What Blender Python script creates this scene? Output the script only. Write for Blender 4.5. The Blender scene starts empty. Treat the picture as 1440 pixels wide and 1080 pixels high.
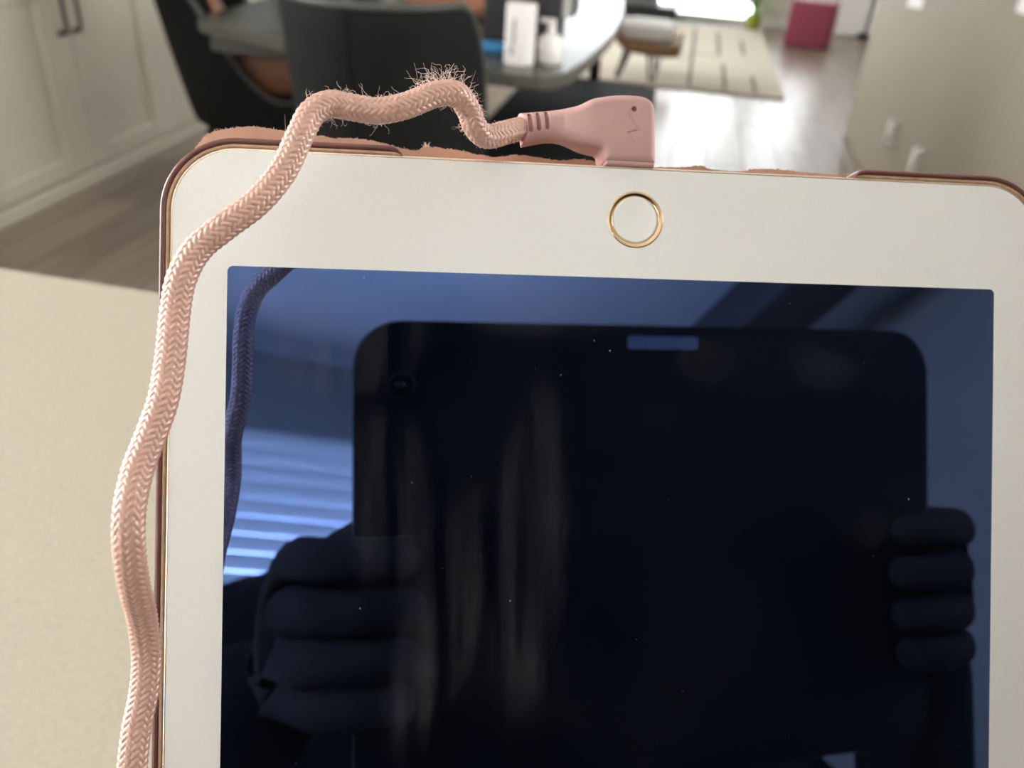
import bpy, bmesh, math, random
from mathutils import Vector, Matrix

random.seed(7)
sc = bpy.context.scene
col = sc.collection
PI = math.pi

# ---------------------------------------------------------------- camera
# camera axes in the room (X right, Y towards the far glass door, Z up)
CAM = Vector((0.0, 0.0, 1.175))
RT = Vector((0.97769, 0.20053, 0.06251))
DN = Vector((0.15712, -0.50067, -0.85126))
FW = Vector((-0.13941, 0.84209, -0.52101))
cam_d = bpy.data.cameras.new('camera')
cam = bpy.data.objects.new('camera', cam_d)
col.objects.link(cam)
cam.matrix_world = Matrix(((RT.x, -DN.x, -FW.x, CAM.x), (RT.y, -DN.y, -FW.y, CAM.y),
                           (RT.z, -DN.z, -FW.z, CAM.z), (0, 0, 0, 1)))
cam_d.sensor_width = 36.0
cam_d.lens = 1180.0 / 1440.0 * 36.0
cam_d.clip_start = 0.004
cam_d.clip_end = 60
cam_d.dof.use_dof = True
cam_d.dof.focus_distance = 0.141
cam_d.dof.aperture_fstop = 20.0
sc.camera = cam

# ---------------------------------------------------------------- sky, daylight at the windows, added side windows among them, exposure
w = bpy.data.worlds.new('sky'); sc.world = w
w.use_nodes = True
bg = w.node_tree.nodes['Background']
bg.inputs['Color'].default_value = (0.93, 0.97, 1.0, 1)
bg.inputs['Strength'].default_value = 5.0

def portal(name, loc, rot, sx, sy):
    d = bpy.data.lights.new(name, 'AREA'); d.shape = 'RECTANGLE'; d.size = sx; d.size_y = sy
    d.cycles.is_portal = True
    o = bpy.data.objects.new(name, d); col.objects.link(o); o.location = loc; o.rotation_euler = rot
    return o

def daylight(name, loc, rot, sx, sy, power, c=(1, 1, 1)):
    d = bpy.data.lights.new(name, 'AREA'); d.shape = 'RECTANGLE'; d.size = sx; d.size_y = sy
    d.energy = power; d.color = c
    o = bpy.data.objects.new(name, d); col.objects.link(o); o.location = loc; o.rotation_euler = rot
    return o

YR, YF, XL, XR, ZC = -2.05, 9.3, -2.87, 2.45, 2.55
REAR = (-1.7, 0.95, 1.02, 2.30)      # x0 x1 z0 z1 of the window behind the photographer
LEFT = (-1.5, 1.6, 1.05, 2.25)       # y0 y1 z0 z1 of an unseen left-wall window, added to light the tablet
LIVW = (5.3, 8.6, 0.5, 2.2)          # unseen living room window, added as fill for the room and pouf
RGTFILL = (0.85, 2.30, 0.9, 2.2)         # unseen right-wall window, added to light the left cabinets
DOOR = (-1.42, 0.66, 0.0, 2.12)
FARW = (0.72, 1.36, 0.45, 2.12)
FARN = (1.52, 1.92, 0.95, 2.12)
daylight('daylight_rear_window', ((REAR[0]+REAR[1])/2, YR-0.2, (REAR[2]+REAR[3])/2), (PI/2, 0, 0), REAR[1]-REAR[0], REAR[3]-REAR[2], 170, (1, 0.985, 0.95))
daylight('fill_left_window', (XL-0.16, (LEFT[0]+LEFT[1])/2, (LEFT[2]+LEFT[3])/2), (PI/2, 0, -PI/2), LEFT[1]-LEFT[0], LEFT[3]-LEFT[2], 140, (1, 0.985, 0.95))
daylight('fill_living_window', (XL-0.16, (LIVW[0]+LIVW[1])/2, (LIVW[2]+LIVW[3])/2), (PI/2, 0, -PI/2), LIVW[1]-LIVW[0], LIVW[3]-LIVW[2], 100, (1, 0.985, 0.95))
daylight('fill_right_window', (XR+0.16, (RGTFILL[0]+RGTFILL[1])/2, (RGTFILL[2]+RGTFILL[3])/2), (PI/2, 0, PI/2), RGTFILL[1]-RGTFILL[0], RGTFILL[3]-RGTFILL[2], 60, (1, 0.985, 0.95))
portal('portal_far_door', ((DOOR[0]+DOOR[1])/2, YF+0.02, 1.06), (-PI/2, 0, 0), DOOR[1]-DOOR[0], 2.12)
portal('portal_far_window', ((FARW[0]+FARW[1])/2, YF+0.02, (FARW[2]+FARW[3])/2), (-PI/2, 0, 0), FARW[1]-FARW[0], FARW[3]-FARW[2])
portal('portal_narrow_window', ((FARN[0]+FARN[1])/2, YF+0.02, (FARN[2]+FARN[3])/2), (-PI/2, 0, 0), FARN[1]-FARN[0], FARN[3]-FARN[2])

vs = sc.view_settings
vs.view_transform = 'Standard'; vs.look = 'None'; vs.gamma = 1.0; vs.use_curve_mapping = False
vs.exposure = 0.38
sc.cycles.use_denoising = True
sc.cycles.max_bounces = 7
sc.cycles.adaptive_threshold = 0.025
sc.cycles.diffuse_bounces = 4
sc.cycles.sample_clamp_indirect = 6.0

# ---------------------------------------------------------------- helpers
def lin(c):
    return tuple(((v/255.0)/12.92 if v/255.0 <= 0.04045 else ((v/255.0+0.055)/1.055)**2.4) for v in c)

def mat(name, rgb, rough=0.5, metal=0.0, var=0.0, scale=20.0, bump=0.0, bscale=60.0, spec=0.5, stretch=None, sheen=0.0, coat=0.0, rnd=0.0, trans=0.0):
    """procedural principled material; rgb is linear; var = brightness variation by noise"""
    m = bpy.data.materials.new(name); m.use_nodes = True
    nt = m.node_tree; b = nt.nodes['Principled BSDF']
    b.inputs['Base Color'].default_value = (*rgb, 1); b.inputs['Roughness'].default_value = rough
    b.inputs['Metallic'].default_value = metal; b.inputs['Specular IOR Level'].default_value = spec
    b.inputs['Sheen Weight'].default_value = sheen; b.inputs['Coat Weight'].default_value = coat
    b.inputs['Coat Roughness'].default_value = 0.08
    b.inputs['Transmission Weight'].default_value = trans
    tc = nt.nodes.new('ShaderNodeTexCoord'); mp = nt.nodes.new('ShaderNodeMapping')
    nt.links.new(tc.outputs['Object'], mp.inputs['Vector'])
    if stretch: mp.inputs['Scale'].default_value = stretch
    if var > 0 or rnd > 0:
        n = nt.nodes.new('ShaderNodeTexNoise'); n.inputs['Scale'].default_value = scale; n.inputs['Detail'].default_value = 6
        nt.links.new(mp.outputs['Vector'], n.inputs['Vector'])
        r = nt.nodes.new('ShaderNodeMapRange'); r.inputs['From Min'].default_value = 0.25; r.inputs['From Max'].default_value = 0.75
        r.inputs['To Min'].default_value = 1-var; r.inputs['To Max'].default_value = 1+var
        nt.links.new(n.outputs['Fac'], r.inputs['Value'])
        val = r.outputs['Result']
        if rnd > 0:
            oi = nt.nodes.new('ShaderNodeObjectInfo'); r2 = nt.nodes.new('ShaderNodeMapRange')
            r2.inputs['To Min'].default_value = 1-rnd; r2.inputs['To Max'].default_value = 1+rnd
            nt.links.new(oi.outputs['Random'], r2.inputs['Value'])
            mu = nt.nodes.new('ShaderNodeMath'); mu.operation = 'MULTIPLY'
            nt.links.new(val, mu.inputs[0]); nt.links.new(r2.outputs['Result'], mu.inputs[1]); val = mu.outputs[0]
            ad = nt.nodes.new('ShaderNodeVectorMath'); ad.operation = 'ADD'
            nt.links.new(mp.outputs['Vector'], ad.inputs[0])
            cx = nt.nodes.new('ShaderNodeCombineXYZ'); m3 = nt.nodes.new('ShaderNodeMath'); m3.operation = 'MULTIPLY'; m3.inputs[1].default_value = 37.0
            nt.links.new(oi.outputs['Random'], m3.inputs[0]); nt.links.new(m3.outputs[0], cx.inputs['X'])
            nt.links.new(cx.outputs[0], ad.inputs[1]); nt.links.new(ad.outputs[0], n.inputs['Vector'])
        v = nt.nodes.new('ShaderNodeVectorMath'); v.operation = 'SCALE'; v.inputs[0].default_value = rgb
        nt.links.new(val, v.inputs['Scale']); nt.links.new(v.outputs[0], b.inputs['Base Color'])
    if bump > 0:
        n2 = nt.nodes.new('ShaderNodeTexNoise'); n2.inputs['Scale'].default_value = bscale; n2.inputs['Detail'].default_value = 4
        nt.links.new(mp.outputs['Vector'], n2.inputs['Vector'])
        bp = nt.nodes.new('ShaderNodeBump'); bp.inputs['Strength'].default_value = bump; bp.inputs['Distance'].default_value = 0.3/bscale
        nt.links.new(n2.outputs['Fac'], bp.inputs['Height']); nt.links.new(bp.outputs[0], b.inputs['Normal'])
    return m

def tag(o, label=None, cat=None, group=None, kind=None):
    if label: o['label'] = label
    if cat: o['category'] = cat
    if group: o['group'] = group
    if kind: o['kind'] = kind
    return o

def empty(name, loc=(0, 0, 0), rz=0.0, label=None, cat=None, group=None):
    o = bpy.data.objects.new(name, None); col.objects.link(o)
    o.location = loc; o.rotation_euler = (0, 0, rz); o.empty_display_size = 0.05
    return tag(o, label, cat, group)

def link(name, me, m=None, parent=None, smooth=False):
    o = bpy.data.objects.new(name, me); col.objects.link(o)
    if m is not None and not me.materials: me.materials.append(m)
    if parent: o.parent = parent
    if smooth:
        for p in me.polygons: p.use_smooth = True
    return o

def bm_obj(name, bm, m, parent=None, smooth=False):
    bmesh.ops.recalc_face_normals(bm, faces=bm.faces)
    me = bpy.data.meshes.new(name); bm.to_mesh(me); bm.free()
    return link(name, me, m, parent, smooth)

def add_box(bm, x0, x1, y0, y1, z0, z1, bev=0.0, seg=2):
    r = bmesh.ops.create_cube(bm, size=1.0)
    for v in r['verts']:
        v.co = Vector(((x0+x1)/2 + v.co.x*(x1-x0), (y0+y1)/2 + v.co.y*(y1-y0), (z0+z1)/2 + v.co.z*(z1-z0)))
    if bev > 0:
        es = list({e for v in r['verts'] for e in v.link_edges})
        bmesh.ops.bevel(bm, geom=es, offset=bev, segments=seg, profile=0.5, affect='EDGES')

def box(name, x0, x1, y0, y1, z0, z1, m, parent=None, bev=0.0, seg=2):
    bm = bmesh.new(); add_box(bm, x0, x1, y0, y1, z0, z1, bev, seg)
    return bm_obj(name, bm, m, parent, smooth=False)

def tube_mesh(pts, radii, nseg=12, caps=True):
    """swept tube with parallel transport frames"""
    pts = [Vector(p) for p in pts]; n = len(pts)
    if not isinstance(radii, (list, tuple)): radii = [radii]*n
    T = [((pts[min(i+1, n-1)] - pts[max(i-1, 0)]).normalized()) for i in range(n)]
    u = T[0].orthogonal().normalized()
    vs_, fs = [], []
    for i in range(n):
        u = (u - T[i]*u.dot(T[i])).normalized(); v = T[i].cross(u)
        for k in range(nseg):
            a = 2*PI*k/nseg
            vs_.append(pts[i] + (u*math.cos(a) + v*math.sin(a))*radii[i])
    for i in range(n-1):
        for k in range(nseg):
            a, b = i*nseg+k, i*nseg+(k+1) % nseg
            fs.append((a, b, b+nseg, a+nseg))
    if caps:
        fs.append(tuple(range(nseg-1, -1, -1))); fs.append(tuple(range((n-1)*nseg, n*nseg)))
    return vs_, fs

def tube(name, pts, radii, m, parent=None, nseg=12):
    v, f = tube_mesh(pts, radii, nseg)
    me = bpy.data.meshes.new(name); me.from_pydata(v, [], f)
    return link(name, me, m, parent, True)

def prism(name, outline, z0, z1, m, parent=None, bev=0.0, seg=3, smooth=False):
    """closed outline in xy, extruded z0..z1, bevelled rims"""
    bm = bmesh.new()
    a = [bm.verts.new((x, y, z0)) for x, y in outline]; b = [bm.verts.new((x, y, z1)) for x, y in outline]
    n = len(outline)
    fb = bm.faces.new(a[::-1]); ft = bm.faces.new(b)
    for i in range(n): bm.faces.new((a[i], a[(i+1) % n], b[(i+1) % n], b[i]))
    if bev > 0:
        es = list(ft.edges) + list(fb.edges)
        bmesh.ops.bevel(bm, geom=es, offset=bev, segments=seg, profile=0.5, affect='EDGES')
    return bm_obj(name, bm, m, parent, smooth)

def rrect(x0, x1, y0, y1, r, n=10):
    out = []
    for cx, cy, a0 in ((x1-r, y1-r, 0), (x0+r, y1-r, 90), (x0+r, y0+r, 180), (x1-r, y0+r, 270)):
        for k in range(n+1):
            a = math.radians(a0 + 90*k/n); out.append((cx+r*math.cos(a), cy+r*math.sin(a)))
    return out

def loft(name, rings, m, parent=None, close=True, caps=True, smooth=True):
    n = len(rings[0]); vs_ = [p for r in rings for p in r]; fs = []
    for i in range(len(rings)-1):
        for k in range(n if close else n-1):
            a, b = i*n+k, i*n+(k+1) % n
            fs.append((a, b, b+n, a+n))
    if caps:
        fs.append(tuple(range(n-1, -1, -1))); fs.append(tuple(range((len(rings)-1)*n, len(rings)*n)))
    me = bpy.data.meshes.new(name); me.from_pydata(vs_, [], fs)
    return link(name, me, m, parent, smooth)

def lathe(name, prof, m, parent=None, nseg=24, loc=(0, 0, 0), caps=True):
    rings = [[(loc[0]+r*math.cos(2*PI*k/nseg), loc[1]+r*math.sin(2*PI*k/nseg), loc[2]+z) for k in range(nseg)] for r, z in prof]
    return loft(name, rings, m, parent, caps=caps)

def spline(P, per=24):
    """Catmull-Rom through P"""
    P = [Vector(p) for p in P]; Q = [P[0]*2-P[1]] + P + [P[-1]*2-P[-2]]; out = []
    for i in range(1, len(Q)-2):
        p0, p1, p2, p3 = Q[i-1:i+3]
        for k in range(per):
            t = k/per
            out.append(0.5*((2*p1) + (p2-p0)*t + (2*p0-5*p1+4*p2-p3)*t*t + (3*p1-p0-3*p2+p3)*t**3))
    out.append(P[-1]); return out

def resample(pts, step):
    out = [pts[0]]; acc = 0.0
    for a, b in zip(pts, pts[1:]):
        L = (b-a).length; s = step-acc
        while s <= L:
            out.append(a.lerp(b, s/L)); s += step
        acc = L-(s-step)
    return out

# ---------------------------------------------------------------- materials
M = {}
M['wall'] = mat('wall_paint', (0.60, 0.57, 0.50), 0.8, var=0.03, scale=3, bump=0.05, bscale=150)
M['ceil'] = mat('ceiling_paint', (0.80, 0.80, 0.78), 0.85, var=0.02, scale=2)
M['darkbeam'] = mat('dark_beam', (0.05, 0.05, 0.05), 0.6)
M['plank'] = mat('floor_plank_wood', (0.25, 0.195, 0.155), 0.29, var=0.30, scale=2.2, stretch=(9, 0.9, 9), bump=0.05, bscale=6, rnd=0.22)
M['subfloor'] = mat('floor_joint', (0.06, 0.045, 0.035), 0.7)
M['cabwhite'] = mat('painted_cabinet', (0.72, 0.68, 0.58), 0.45, var=0.02, scale=4)
M['taupe'] = mat('taupe_cabinet', (0.31, 0.268, 0.208), 0.62, var=0.03, scale=3, spec=0.2)
M['steel'] = mat('glint_white_steel', (0.93, 0.93, 0.90), 0.35, metal=0.15, var=0.05, scale=200)  # near-white, barely metallic: window glint on the handles put into the colour
M['darksteel'] = mat('pewter_handle', (0.12, 0.11, 0.095), 0.35, metal=1.0)
M['whitepaint'] = mat('white_gloss_paint', (0.75, 0.74, 0.70), 0.4)
M['blackmetal'] = mat('black_metal', (0.02, 0.02, 0.02), 0.4, metal=0.6)
M['charcoal'] = mat('charcoal_fabric', (0.0085, 0.009, 0.0088), 0.8, var=0.15, scale=400, bump=0.15, bscale=900, spec=0.12)
M['piping'] = mat('highlight_piping', (0.045, 0.048, 0.046), 0.5)  # lighter than the fabric: the edge highlight is painted into the piping
M['tan'] = mat('tan_leather', (0.36, 0.16, 0.085), 0.45, var=0.25, scale=12, bump=0.1, bscale=90)
M['table'] = mat('table_laminate', (0.085, 0.085, 0.070), 0.2, var=0.06, scale=6, spec=0.06)
M['tableedge'] = mat('table_edge', (0.05, 0.05, 0.045), 0.5)

def glass_mat():
    m = bpy.data.materials.new('window_glass'); m.use_nodes = True; nt = m.node_tree
    nt.nodes.remove(nt.nodes['Principled BSDF'])
    tr = nt.nodes.new('ShaderNodeBsdfTransparent'); gl = nt.nodes.new('ShaderNodeBsdfGlossy'); gl.inputs['Roughness'].default_value = 0.02
    fr = nt.nodes.new('ShaderNodeFresnel'); fr.inputs['IOR'].default_value = 1.45; mx = nt.nodes.new('ShaderNodeMixShader')
    nt.links.new(fr.outputs[0], mx.inputs[0]); nt.links.new(tr.outputs[0], mx.inputs[1]); nt.links.new(gl.outputs[0], mx.inputs[2])
    nt.links.new(mx.outputs[0], nt.nodes['Material Output'].inputs['Surface']); return m
M['glass'] = glass_mat()

# ---------------------------------------------------------------- room shell
floor = tag(box('floor', XL, XR, YR, YF+0.1, -0.06, -0.004, M['subfloor']), kind='structure')
PW = 0.178
plank_me = {}
def plank_mesh(L):
    k = round(L, 2)
    if k not in plank_me:
        bm = bmesh.new(); add_box(bm, -PW/2+0.0015, PW/2-0.0015, 0.0015, k-0.0015, -0.012, 0.0, 0.0012, 1)
        bmesh.ops.recalc_face_normals(bm, faces=bm.faces)
        me = bpy.data.meshes.new('plank'); bm.to_mesh(me); bm.free(); me.materials.append(M['plank']); plank_me[k] = me
    return plank_me[k]
x = -2.30 + PW/2; c_i = 0
while x < 1.75:
    y = 0.5 - (c_i*0.53) % 1.4
    while y < YF:
        L = 1.4
        y0, y1 = max(y, 0.5), min(y+L, YF)
        if y1-y0 > 0.1:
            o = bpy.data.objects.new('plank', plank_mesh(y1-y0)); col.objects.link(o); o.parent = floor; o.location = (x, y0, 0)
        y += L
    x += PW; c_i += 1
# kitchen side of the floor, out of sight behind the island
box('floor_board_area', XL, XR, YR, 0.5, -0.004, 0.0, M['plank'], floor)
box('floor_board_area', XL, -2.30, 0.5, YF, -0.004, 0.0, M['plank'], floor)
box('floor_board_area', 1.75, XR, 0.5, YF, -0.004, 0.0, M['plank'], floor)
tag(box('ceiling', XL-0.1, XR+0.1, YR-0.1, YF+0.1, ZC, ZC+0.08, M['ceil']), kind='structure')

def wall_with_holes(name, axis, pos, thick, a0, a1, holes, m):
    """axis 'y': wall plane at y=pos spanning x a0..a1; axis 'x': wall at x=pos spanning y a0..a1"""
    bm = bmesh.new(); cuts = sorted(holes)
    def bx(p0, p1, z0, z1):
        if p1-p0 < 1e-4 or z1-z0 < 1e-4: return
        q0, q1 = min(pos, pos+thick), max(pos, pos+thick)
        if axis == 'y': add_box(bm, p0, p1, q0, q1, z0, z1)
        else: add_box(bm, q0, q1, p0, p1, z0, z1)
    cur = a0
    for h0, h1, z0, z1 in cuts:
        bx(cur, h0, 0, ZC); bx(h0, h1, 0, z0); bx(h0, h1, z1, ZC); cur = h1
    bx(cur, a1, 0, ZC)
    return tag(bm_obj(name, bm, m), kind='structure')
wall_with_holes('wall_far', 'y', YF, 0.1, XL, XR, [DOOR, FARW, FARN], M['wall'])
M['wallrear'] = mat('shaded_rear_paint', (0.30, 0.29, 0.27), 0.8, var=0.03, scale=3)  # the weak indirect light on this wall is put into a darker colour
wall_with_holes('wall_rear', 'y', YR, -0.1, XL, XR, [REAR], M['wallrear'])
wall_with_holes('wall_left', 'x', XL, -0.1, YR, YF, [LEFT, LIVW], M['wall'])
wall_with_holes('wall_right', 'x', XR, 0.1, YR, YF, [RGTFILL], M['wall'])
tag(box('trim_1', 1.47, 1.67, YR, -0.6, 2.40, ZC, M['darkbeam']), kind='structure')

def window(name, axis, pos, a0, a1, z0, z1, mull=1, sill=True, fw=0.05):
    root = empty(name); tag(root, kind='structure')
    def b(n, p0, p1, q0, q1, zz0, zz1, m):
        if axis == 'y': return box(n, p0, p1, pos+q0, pos+q1, zz0, zz1, m, root, 0.004, 1)
        return box(n, pos+q0, pos+q1, p0, p1, zz0, zz1, m, root, 0.004, 1)
    b('window_frame', a0, a0+fw, -0.03, 0.03, z0, z1, M['whitepaint']); b('window_frame', a1-fw, a1, -0.03, 0.03, z0, z1, M['whitepaint'])
    b('window_frame', a0+fw, a1-fw, -0.03, 0.03, z0, z0+fw, M['whitepaint']); b('window_frame', a0+fw, a1-fw, -0.03, 0.03, z1-fw, z1, M['whitepaint'])
    n = mull+1; wd = (a1-a0-2*fw)/n
    for k in range(n):
        p0 = a0+fw+k*wd
        b('pane', p0, p0+wd, -0.004, 0.004, z0+fw, z1-fw, M['glass'])
        if k: b('mullion', p0-0.02, p0+0.02, -0.025, 0.025, z0+fw, z1-fw, M['whitepaint'])
    return root
window('window_1', 'y', YR-0.06, *REAR, mull=1)
window('window_2', 'y', YF+0.06, *FARW, mull=0)
window('window_3', 'y', YF+0.06, *FARN, mull=0)
window('window_added_left', 'x', XL-0.06, *LEFT, mull=1)
window('window_added_living', 'x', XL-0.06, *LIVW, mull=2)
window('window_added_right', 'x', XR+0.06, *RGTFILL, mull=1)
window('door_1', 'y', YF+0.06, *DOOR, mull=1, fw=0.06)
# white door standing at the far right, its dark gap and the door post
d2 = empty('door_2'); tag(d2, kind='structure')
box('door_leaf', 1.36, 1.66, YF-0.09, YF-0.04, 0.012, 0.93, M['whitepaint'], d2, 0.004, 1)
box('door_post', 1.70, 1.83, YF-0.14, YF, 0.0, 2.2, M['whitepaint'], d2, 0.004, 1)
box('door_stop', 1.60, 1.70, YF-0.16, YF-0.09, 0.0, 0.05, M['blackmetal'], d2, 0.008, 2)
tag(box('baseboard_far', 0.62, 1.36, YF-0.015, YF, 0.0, 0.10, M['whitepaint'], None, 0.003, 1), kind='structure')

# ---------------------------------------------------------------- blind in the rear window
M['slat'] = bpy.data.materials.new('blind_slat'); M['slat'].use_nodes = True
nt = M['slat'].node_tree; b_ = nt.nodes['Principled BSDF']
b_.inputs['Base Color'].default_value = (0.7, 0.69, 0.66, 1); b_.inputs['Roughness'].default_value = 0.5
tl = nt.nodes.new('ShaderNodeBsdfTranslucent'); tl.inputs['Color'].default_value = (0.62, 0.62, 0.60, 1)
mx = nt.nodes.new('ShaderNodeMixShader'); mx.inputs[0].default_value = 0.45
nt.links.new(b_.outputs[0], mx.inputs[1]); nt.links.new(tl.outputs[0], mx.inputs[2]); nt.links.new(mx.outputs[0], nt.nodes['Material Output'].inputs['Surface'])
bl = empty('window_blind', ((REAR[0]+REAR[1])/2, YR+0.05, 0), label='white slatted window blind behind the photographer, mirrored bright blue in the dark screen', cat='window blind')
hw = (REAR[1]-REAR[0])/2+0.03
box('headrail', -hw, hw, -0.045, 0.035, 2.235, 2.34, M['wallrear'], bl, 0.004, 1)
bm = bmesh.new(); add_box(bm, -hw+0.01, hw-0.01, -0.025, 0.025, -0.0012, 0.0012)
sl_me = bpy.data.meshes.new('slat'); bm.to_mesh(sl_me); bm.free(); sl_me.materials.append(M['slat'])
z = 2.215
while z > 1.08:
    o = bpy.data.objects.new('slat', sl_me); col.objects.link(o); o.parent = bl; o.location = (0, 0, z); o.rotation_euler = (math.radians(48), 0, 0)
    z -= 0.0535
box('bottom_rail', -hw+0.01, hw-0.01, -0.02, 0.02, 1.035, 1.06, M['whitepaint'], bl, 0.003, 1)
for xx in (-0.9, 0.0, 0.9):
    tube('ladder_cord', [(xx, 0.024, 1.05), (xx, 0.024, 2.28)], 0.0012, M['whitepaint'], bl, 6)

# ---------------------------------------------------------------- island and countertop
ZT = 0.9162
M['quartz'] = mat('quartz', (0.375, 0.335, 0.262), 0.5, var=0.0)
nt = M['quartz'].node_tree; b_ = nt.nodes['Principled BSDF']
tc = nt.nodes.new('ShaderNodeTexCoord')
n1 = nt.nodes.new('ShaderNodeTexNoise'); n1.inputs['Scale'].default_value = 420; n1.inputs['Detail'].default_value = 3
n2 = nt.nodes.new('ShaderNodeTexVoronoi'); n2.inputs['Scale'].default_value = 210
n3 = nt.nodes.new('ShaderNodeTexNoise'); n3.inputs['Scale'].default_value = 12
for q in (n1, n2, n3): nt.links.new(tc.outputs['Object'], q.inputs['Vector'])
r1 = nt.nodes.new('ShaderNodeMapRange'); r1.inputs['From Min'].default_value = 0.3; r1.inputs['From Max'].default_value = 0.7; r1.inputs['To Min'].default_value = 0.94; r1.inputs['To Max'].default_value = 1.05
nt.links.new(n1.outputs['Fac'], r1.inputs['Value'])
r2 = nt.nodes.new('ShaderNodeMapRange'); r2.inputs['From Min'].default_value = 0.10; r2.inputs['From Max'].default_value = 0.22; r2.inputs['To Min'].default_value = 0.84; r2.inputs['To Max'].default_value = 1.0
nt.links.new(n2.outputs['Distance'], r2.inputs['Value'])
gt = nt.nodes.new('ShaderNodeMath'); gt.operation = 'GREATER_THAN'; gt.inputs[1].default_value = 0.80
sp = nt.nodes.new('ShaderNodeSeparateColor'); nt.links.new(n2.outputs['Color'], sp.inputs[0]); nt.links.new(sp.outputs[0], gt.inputs[0])
mxv = nt.nodes.new('ShaderNodeMix'); mxv.data_type = 'FLOAT'; mxv.inputs[2].default_value = 1.0
nt.links.new(gt.outputs[0], mxv.inputs[0]); nt.links.new(r2.outputs[0], mxv.inputs[3])
mm = nt.nodes.new('ShaderNodeMath'); mm.operation = 'MULTIPLY'; nt.links.new(r1.outputs[0], mm.inputs[0]); nt.links.new(mxv.outputs[0], mm.inputs[1])
v_ = nt.nodes.new('ShaderNodeVectorMath'); v_.operation = 'SCALE'; v_.inputs[0].default_value = (0.375, 0.335, 0.262)
nt.links.new(mm.outputs[0], v_.inputs['Scale']); nt.links.new(v_.outputs[0], b_.inputs['Base Color'])
ct = box('countertop', -1.45, 1.25, -0.24, 0.4635, ZT-0.03, ZT, M['quartz'], None, 0.002, 2)
tag(ct, 'speckled off-white quartz countertop carrying the tablet', 'countertop')
isl = empty('kitchen_island', (0, 0, 0), label='white panelled kitchen island under the quartz countertop', cat='island')
box('body', -1.42, 1.22, -0.10, 0.43, 0.0, ZT-0.03, M['cabwhite'], isl, 0.003, 1)

# ---------------------------------------------------------------- white base cabinets along the left wall
XC = -2.25
def base_cabinet(y0, y1, label, handles):
    r = empty('base_cabinet', (XC, y0, 0), label=label, cat='cabinet', group='white base cabinets along the left wall')
    W = y1-y0
    box('body', -0.60, -0.022, 0.0, W, 0.055, 0.88, M['cabwhite'], r)
    box('plinth', -0.55, 0.03, 0.0, W, 0.0, 0.052, M['cabwhite'], r, 0.004, 1)
    n = 2; dw = W/n
    for k in range(n):
        a0, a1 = k*dw+0.002, (k+1)*dw-0.002
        d = box('door', -0.020, -0.008, a0, a1, 0.06, 0.87, M['cabwhite'], r)
        st, rl = 0.115, 0.075
        if k == 0: s0, s1 = a0+0.09, a1-0.155
        else: s0, s1 = a0+0.09, a1-0.175
        box('stile', -0.008, 0.006, a0, s0, 0.06, 0.87, M['cabwhite'], d, 0.005, 2)
        box('stile', -0.008, 0.006, s1, a1, 0.06, 0.87, M['cabwhite'], d, 0.005, 2)
        box('rail', -0.008, 0.0055, s0, s1, 0.06, 0.125, M['cabwhite'], d, 0.005, 2)
        box('rail', -0.008, 0.0055, s0, s1, 0.685, 0.87, M['cabwhite'], d, 0.005, 2)
        hy = a1-0.055 if k == 0 else a0+0.02
        tube('handle', [(0.006, hy, 0.565), (0.035, hy, 0.568), (0.038, hy, 0.58), (0.038, hy, 0.74), (0.035, hy, 0.752), (0.006, hy, 0.755)], 0.007, M['darksteel'], d, 10)
        lathe('handle_foot', [(0.004, -0.0), (0.011, 0.0), (0.011, 0.008), (0.004, 0.008)], M['darksteel'], d, 14).matrix_local = Matrix.Translation((0.004, hy, 0.565)) @ Matrix.Rotation(PI/2, 4, 'Y')
    return r
base_cabinet(2.33, 3.57, 'white shaker cabinet with two pewter bar handles, nearest on the left wall', True)
base_cabinet(3.57, 4.81, 'white shaker cabinet partly hidden behind the charcoal tub chair on the left', True)
tag(box('worktop', XL, XC+0.03, 2.3, 4.84, 0.883, 0.92, M['quartz'], None, 0.003, 1), 'pale worktop on the white cabinets along the left wall', 'worktop')

# ---------------------------------------------------------------- taupe tall cabinets on the right
XP = 0.97
def tall_cabinet(y0, y1, label, hy, hz0, hz1, x0=XP, x1=1.6, h=2.45, hs=True):
    r = empty('tall_cabinet', (x0, y0, 0), label=label, cat='cabinet', group='taupe tall cabinets on the right')
    W = y1-y0
    box('body', 0.022, x1-x0, 0.0, W, 0.0, h, M['taupe'], r)
    d = box('door', 0.0, 0.021, 0.0015, W-0.0015, 0.004, h-0.01, M['taupe'], r, 0.0015, 1)
    if hs:
        y = hy-y0
        tube('handle', [(0.0, y, hz0+0.012), (-0.028, y, hz0+0.012), (-0.031, y, hz0), (-0.031, y, hz1), (-0.028, y, hz1-0.012), (0.0, y, hz1-0.012)], 0.012, M['steel'], d, 10)
    return r
tall_cabinet(3.83, 5.165, 'flat taupe tall cabinet with a bright steel handle, at the far end of its row', 4.02, 0.23, 0.345)
tall_cabinet(2.83, 3.83, 'flat taupe tall cabinet with a steel handle just above the tablet', 3.51, 0.22, 0.36)
tall_cabinet(2.36, 2.83, 'flat taupe tall cabinet filling the upper right corner', 0, 0, 0, hs=False)
r = tall_cabinet(YR+0.02, 0.75, 'taupe tall cabinet behind the photographer, mirrored faintly at the screen right edge', 0, 0, 0, x0=1.98, x1=2.43, h=2.5, hs=False)
M['paper'] = mat('paper', (0.82, 0.81, 0.78), 0.7)
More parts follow.
